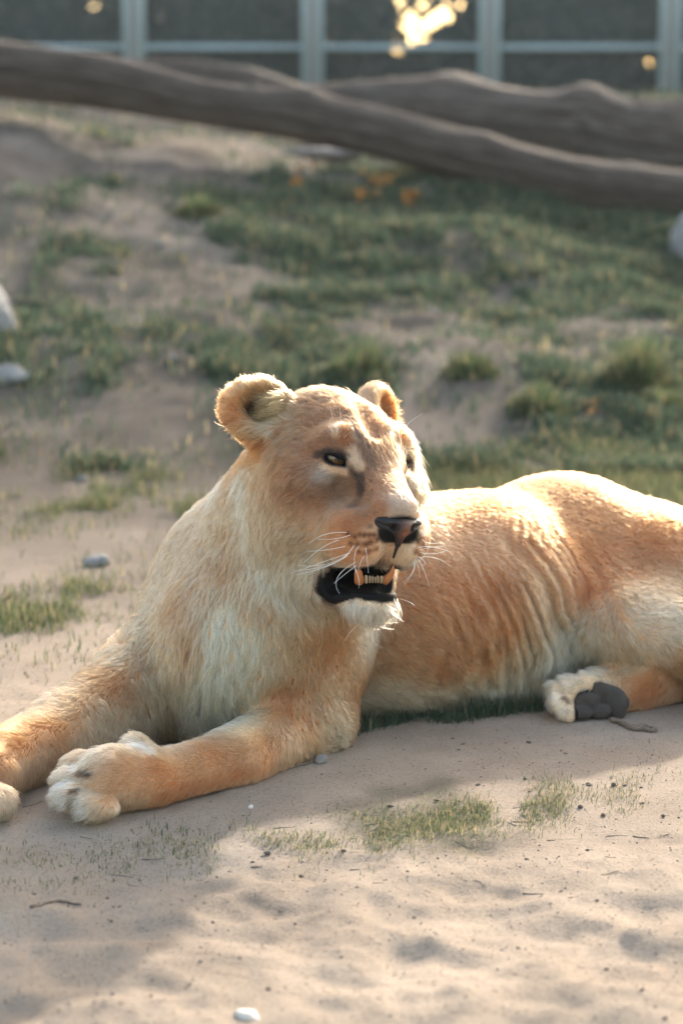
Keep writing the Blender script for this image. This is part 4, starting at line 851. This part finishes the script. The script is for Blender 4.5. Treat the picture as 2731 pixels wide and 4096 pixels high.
    # fine grit and straw on the sand, too small to count
    n = 5200; yy = 2.25 + 2.2 * r.random(n) ** 1.3; xx = (r.random(n) * 2 - 1) * (.17 * yy + .1); zz = terrain(xx, yy); base, fc = sphere_grid(5, 3); s_ = r.uniform(.0004, .0013, n) * np.where(r.random(n) < .03, 1.9, 1); q = base[None] * (s_[:, None, None] * np.stack([r.uniform(.8, 1.8, n), r.uniform(.7, 1.2, n), r.uniform(.5, .9, n)], 1)[:, None]) + np.stack([xx, yy, zz + s_ * .3], 1)[:, None]
    cg = np.where(r.random((n, 1)) < .55, np.array((.17, .13, .105)), np.array((.40, .33, .275))) * r.uniform(.6, 1.2, (n, 1)); FF = (fc[None] + (np.arange(n) * len(base))[:, None, None]).reshape(-1, 4)
    me = new_mesh('grit', q.reshape(-1, 3), FF); add_color(me, 'coat', np.repeat(cg, len(base), 0)); link('grit', me, vcol_material('grit_grain', .9, .1), label='fine grit and crumbs scattered over the sand', cat='grit', kind='stuff')
    n = 1500; yy = 2.3 + 3.2 * r.random(n); xx = (r.random(n) * 2 - 1) * (.17 * yy + .1); zz = terrain(xx, yy); v, f, c = blade_mesh(np.stack([xx, yy, zz + .001], 1), r.uniform(.006, .028, n), r.uniform(.0006, .0014, n), r.random(n) * 6.28, r.uniform(1.35, 1.56, n), r.uniform(-.1, .1, n), np.array((.36, .29, .20)) * r.uniform(.4, 1.2, (n, 1)))
    me = new_mesh('straw', v, f, False); add_color(me, 'coat', c); link('straw', me, leaf_material('dry_straw', .8, .2), label='bits of dry straw strewn over the sand', cat='straw', kind='stuff')
    # orange dead leaves caught in the grass of the bank
    V, F, C = [], [], []; off = 0
    for px, py, n, sx, sy in ((1200, 765, 26, 26, 12), (1230, 690, 10, 30, 8), (1520, 750, 30, 30, 12), (1640, 812, 26, 25, 15), (1460, 805, 16, 40, 8), (2360, 1655, 3, 20, 6), (2100, 660, 4, 20, 6)):
        for _ in range(n):
            g = ray_ground(px + r.normal(0, sx), py + r.normal(0, sy)); q = sphere_grid(6, 4)[0] * np.array((.017, .010, .002)) @ euler(r.uniform(-50, 50), r.uniform(-50, 50), r.uniform(0, 360)); V.append(q + g + np.array((0, 0, r.uniform(.02, .05)))); F.append(sphere_grid(6, 4)[1] + off); off += len(q); C.append(np.tile(np.array((.50, .22, .05)) * r.uniform(.6, 1.2), (len(q), 1)))
    me = new_mesh('fallen_leaves', np.concatenate(V), np.concatenate(F)); add_color(me, 'coat', np.concatenate(C)); link('fallen_leaves', me, leaf_material('dead_leaf', .7, .3), label='orange dead leaves caught in the grass of the bank', cat='leaves', kind='stuff')
# ------------------------------------------------------------------ fence
def box_mesh(name, lo, hi, bev=0.0):
    lo, hi = np.array(lo), np.array(hi); c = [(x, y, z) for x in (lo[0], hi[0]) for y in (lo[1], hi[1]) for z in (lo[2], hi[2])]
    F = [(0, 1, 3, 2), (4, 6, 7, 5), (0, 4, 5, 1), (2, 3, 7, 6), (0, 2, 6, 4), (1, 5, 7, 3)]; return new_mesh(name, np.array(c), np.array(F), False)
def build_fence():
    Y = 20.0; zb, zt = .95, 3.9
    mt, n, l, b = make_mat('galvanised_frame'); b.inputs['Base Color'].default_value = (.20, .25, .265, 1); b.inputs['Metallic'].default_value = .3; b.inputs['Roughness'].default_value = .55
    t = n.new('ShaderNodeTexNoise'); t.inputs['Scale'].default_value = 6; r = n.new('ShaderNodeValToRGB'); r.color_ramp.elements[0].color = (.34, .42, .43, 1); r.color_ramp.elements[1].color = (.48, .57, .58, 1); l.new(t.outputs[0], r.inputs[0]); l.new(r.outputs[0], b.inputs['Base Color'])
    mp, n, l, b = make_mat('fence_post_steel'); b.inputs['Base Color'].default_value = (.34, .34, .33, 1); b.inputs['Roughness'].default_value = .7
    mw, n, l, b = make_mat('mesh_wire'); b.inputs['Base Color'].default_value = (.16, .19, .185, 1); b.inputs['Metallic'].default_value = .0; b.inputs['Roughness'].default_value = .6
    root = link('mesh_fence', None, label='tall steel fence of framed wire mesh panels behind the logs', cat='fence'); root.location = (0, 0, 0)
    px = [-850, -150, 540, 1250, 1955, 2675, 3390, 4100]; X = [at(p, 200, Y)[0] for p in px]
    zr = at(1300, 190, Y)[2]
    for x in X: link('post', box_mesh('post', (x - .05, Y - .05, zb - .3), (x + .05, Y + .05, zt + .05)), mp, root)
    for a, b2 in zip(X[:-1], X[1:]):
        x0, x1 = a + .075, b2 - .075
        for x in (x0, x1): link('panel_upright', box_mesh('panel_upright', (x - .026, Y - .08, zb), (x + .026, Y - .03, zt)), mt, root)
        for z in (zr, zt - .03, zb + .05): link('rail', box_mesh('rail', (x0 + .026, Y - .078, z - .022), (x1 - .026, Y - .032, z + .022)), mt, root)
        V, F = [], []; off = 0; w = .0045
        def bar(lo, hi):
            nonlocal off
            lo, hi = np.array(lo), np.array(hi); V.append(np.array([(x, y, z) for x in (lo[0], hi[0]) for y in (lo[1], hi[1]) for z in (lo[2], hi[2])])); F.append(np.array([(0, 1, 3, 2), (4, 6, 7, 5), (0, 4, 5, 1), (2, 3, 7, 6), (0, 2, 6, 4), (1, 5, 7, 3)]) + off); off += 8
        for x in np.arange(x0, x1, .05): bar((x - w, Y - .028, zb), (x + w, Y - .021, zt))
        for z in np.arange(zb, zt, .05): bar((x0, Y - .0205, z - w), (x1, Y - .0135, z + w))
        o = link('wire_mesh', new_mesh('wire_mesh', np.concatenate(V), np.concatenate(F), False), mw, root); o['kind'] = 'stuff'
# ------------------------------------------------------------------ trees beyond the fence
def build_trees():
    r = np.random.default_rng(21); lm = leaf_material('evergreen_leaf', .55, .3)
    bm, n, l, b = make_mat('tree_bark'); t = n.new('ShaderNodeTexNoise'); t.inputs['Scale'].default_value = 9; t.inputs['Detail'].default_value = 6; rp = n.new('ShaderNodeValToRGB'); rp.color_ramp.elements[0].color = (.05, .04, .032, 1); rp.color_ramp.elements[1].color = (.17, .14, .115, 1); l.new(t.outputs[0], rp.inputs[0]); l.new(rp.outputs[0], b.inputs['Base Color']); b.inputs['Roughness'].default_value = .9
    gaps = [(1610, 15, .10), (1690, 8, .12), (1635, 90, .13), (1700, 130, .15), (1655, 155, .12), (1735, 80, .10), (1790, 45, .14), (1825, 25, .10), (1590, 200, .09), (1720, 235, .09), (1475, 290, .11)]
    gd = [(norm(at(a, c, 25.) - np.array((0, 0, CAM_H))), rad) for a, c, rad in gaps]
    def tree(x, y, h, rx, zlow, nleaf, lab, tone, name='evergreen_tree', kind=0):
        root = link(name, None, label=lab, cat='tree', group=None); root.location = (0, 0, 0); z0 = 1.1
        pth = np.array([(x, y, z0 - .2), (x + r.normal(0, .1), y, z0 + h * .3), (x + r.normal(0, .25), y + .1, z0 + h * .65), (x + r.normal(0, .3), y, z0 + h * .95)]); tt = np.linspace(0, 3, 14); P = np.stack([np.interp(tt, range(4), pth[:, i]) for i in range(3)], 1)
        v, f = lathe(P, np.linspace(.16, .02, 14) * h / 7, 10); link('trunk', new_mesh('trunk', v, f), bm, root)
        for k in range(9):
            a = r.uniform(0, 6.28); t0 = r.uniform(.25, .85); p0 = np.array([np.interp(t0 * 3, range(4), pth[:, i]) for i in range(3)]); p1 = p0 + np.array((math.cos(a) * rx * .8, math.sin(a) * rx * .8, r.uniform(.2, .9))); mid = (p0 + p1) / 2 + np.array((0, 0, .15)); q = np.linspace(0, 1, 6)[:, None]
            v, f = lathe(p0 * (1 - q) ** 2 + 2 * mid * q * (1 - q) + p1 * q * q, np.linspace(.05, .012, 6), 6); link('branch', new_mesh('branch', v, f), bm, root)
        # leaves sit in clumps through the crown volume
        nc = 70; cc = r.normal(0, 1, (nc, 3)); cc = norm(cc) * (r.random((nc, 1)) ** .45); cc = cc * np.array((rx, rx, (h - zlow) / 2)) + np.array((x, y, z0 + zlow + (h - zlow) / 2))
        rad = r.uniform(.35, .8, nc) * rx * .45; ci = r.integers(0, nc, nleaf); p = cc[ci] + norm(r.normal(0, 1, (nleaf, 3))) * (rad[ci] * r.random(nleaf) ** .5)[:, None]
        dv = p - np.array((0, 0, CAM_H)); keep = np.ones(nleaf, bool)
        for g, rr in gd: keep &= np.linalg.norm(dv - (dv @ g)[:, None] * g, axis=1) > rr * (1 + .3 * vnoise(p, 3, 5))
        p = p[keep & (p[:, 2] > z0 - .1)]; m = len(p); s = r.uniform(.05, .11, m); u = norm(r.normal(0, 1, (m, 3))); w = norm(np.cross(u, r.normal(0, 1, (m, 3))))
        Q = np.stack([p - u * s[:, None], p + w * s[:, None] * .5, p + u * s[:, None], p - w * s[:, None] * .5], 1).reshape(-1, 3)
        me = new_mesh('crown', Q, np.arange(m * 4).reshape(-1, 4), False); c = np.array(tone) * (1 + .25 * r.normal(0, 1, (m, 1))) * (.35 + 1.9 * r.random((nc, 1)) ** 2)[ci[keep][:m] % nc]; add_color(me, 'coat', np.repeat(np.clip(c, .006, .3), 4, 0)); link('crown', me, lm, root)
    D1, D2 = (.030, .040, .026), (.045, .050, .032)
    T = [(-5.2, 27, 8.6, 2.2, .0, 15000, 'dense dark tree behind the far left of the fence', D1), (-2.4, 25.5, 8.2, 2.1, .0, 15000, 'dense dark tree behind the left fence panels', D1), (.4, 27.5, 8.8, 2.2, .0, 15000, 'dark evergreen tree with bright gaps showing beside it', D1), (2.9, 25.2, 6.0, 1.7, .0, 11000, 'lower dark bushy tree behind the right fence panels', D2), (5.3, 27, 6.3, 2.1, .0, 15000, 'tall dark tree behind the far right of the fence', D1), (8.6, 25.5, 8.9, 2.4, .0, 12000, 'broad dark tree beyond the right end of the fence', D1), (11.5, 27, 8.6, 2.4, .0, 10000, 'dark tree standing well to the right beyond the fence', D2), (-8.5, 26, 8.4, 2.4, .0, 10000, 'dark tree standing well to the left beyond the fence', D2)]
    for t in T: tree(*t)
    for x, y, h, lab in ((-4.0, 23.3, 2.6, 'dark shrub pressed against the left of the fence'), (-1.0, 23.6, 2.4, 'dark shrub behind the middle fence panel'), (1.6, 23.4, 1.9, 'low shrub behind the fence below the bright gap'), (4.0, 23.3, 2.5, 'dark shrub behind the right fence post'), (6.5, 23.6, 2.8, 'dark shrub beyond the right of the fence')):
        tree(x, y, h, 1.5, -.1, 7000, lab, D2, 'shrub')
    # a far-off wood that closes the view
    P = []; 
    n = 26000; x = r.uniform(-45, 60, n); y = r.uniform(40, 50, n); z = 1.0 + r.random(n) * (7.5 + 1.5 * np.sin(x * .5)); p = np.stack([x, y, z], 1); dv = p - np.array((0, 0, CAM_H)); keep = np.ones(n, bool)
    for g, rr in gd: keep &= np.linalg.norm(dv - (dv @ g)[:, None] * g, axis=1) > rr * 1.7
    p = p[keep]; m = len(p); s = r.uniform(.25, .5, m); u = norm(r.normal(0, 1, (m, 3))); w = norm(np.cross(u, r.normal(0, 1, (m, 3)))); Q = np.stack([p - u * s[:, None], p + w * s[:, None] * .6, p + u * s[:, None], p - w * s[:, None] * .6], 1).reshape(-1, 3)
    me = new_mesh('distant_wood', Q, np.arange(m * 4).reshape(-1, 4), False); add_color(me, 'coat', np.repeat(np.clip(np.array((.035, .045, .028)) * (1 + .2 * r.normal(0, 1, (m, 1))), .006, .2), 4, 0)); link('distant_wood', me, lm, label='dark distant wood closing the view behind the trees', cat='wood', kind='stuff')
# ------------------------------------------------------------------ added volume standing in for lens veil, lifts the darks
def build_veil():
    m = bpy.data.materials.new('lens_veil'); m.use_nodes = True; n = m.node_tree.nodes; l = m.node_tree.links; n.remove(n['Principled BSDF'])
    v = n.new('ShaderNodeVolumePrincipled'); v.inputs['Color'].default_value = (.93, .96, 1.0, 1); v.inputs['Density'].default_value = .0007; v.inputs['Anisotropy'].default_value = .3
    l.new(v.outputs[0], n['Material Output'].inputs['Volume'])
    link('veil_volume', box_mesh('veil_volume', (-150, -40, -1.2), (150, 140, 12.5)), m, label='thin bright veil added to stand in for lens glare', cat='veil_volume', kind='stuff')
# ------------------------------------------------------------------ build
build_ground(); build_fence(); build_trees(); build_logs(); build_grass(); build_litter()
print('setting', round(time.time() - T0, 1))
build_veil(); build_lioness(); print('built', round(time.time() - T0, 1))
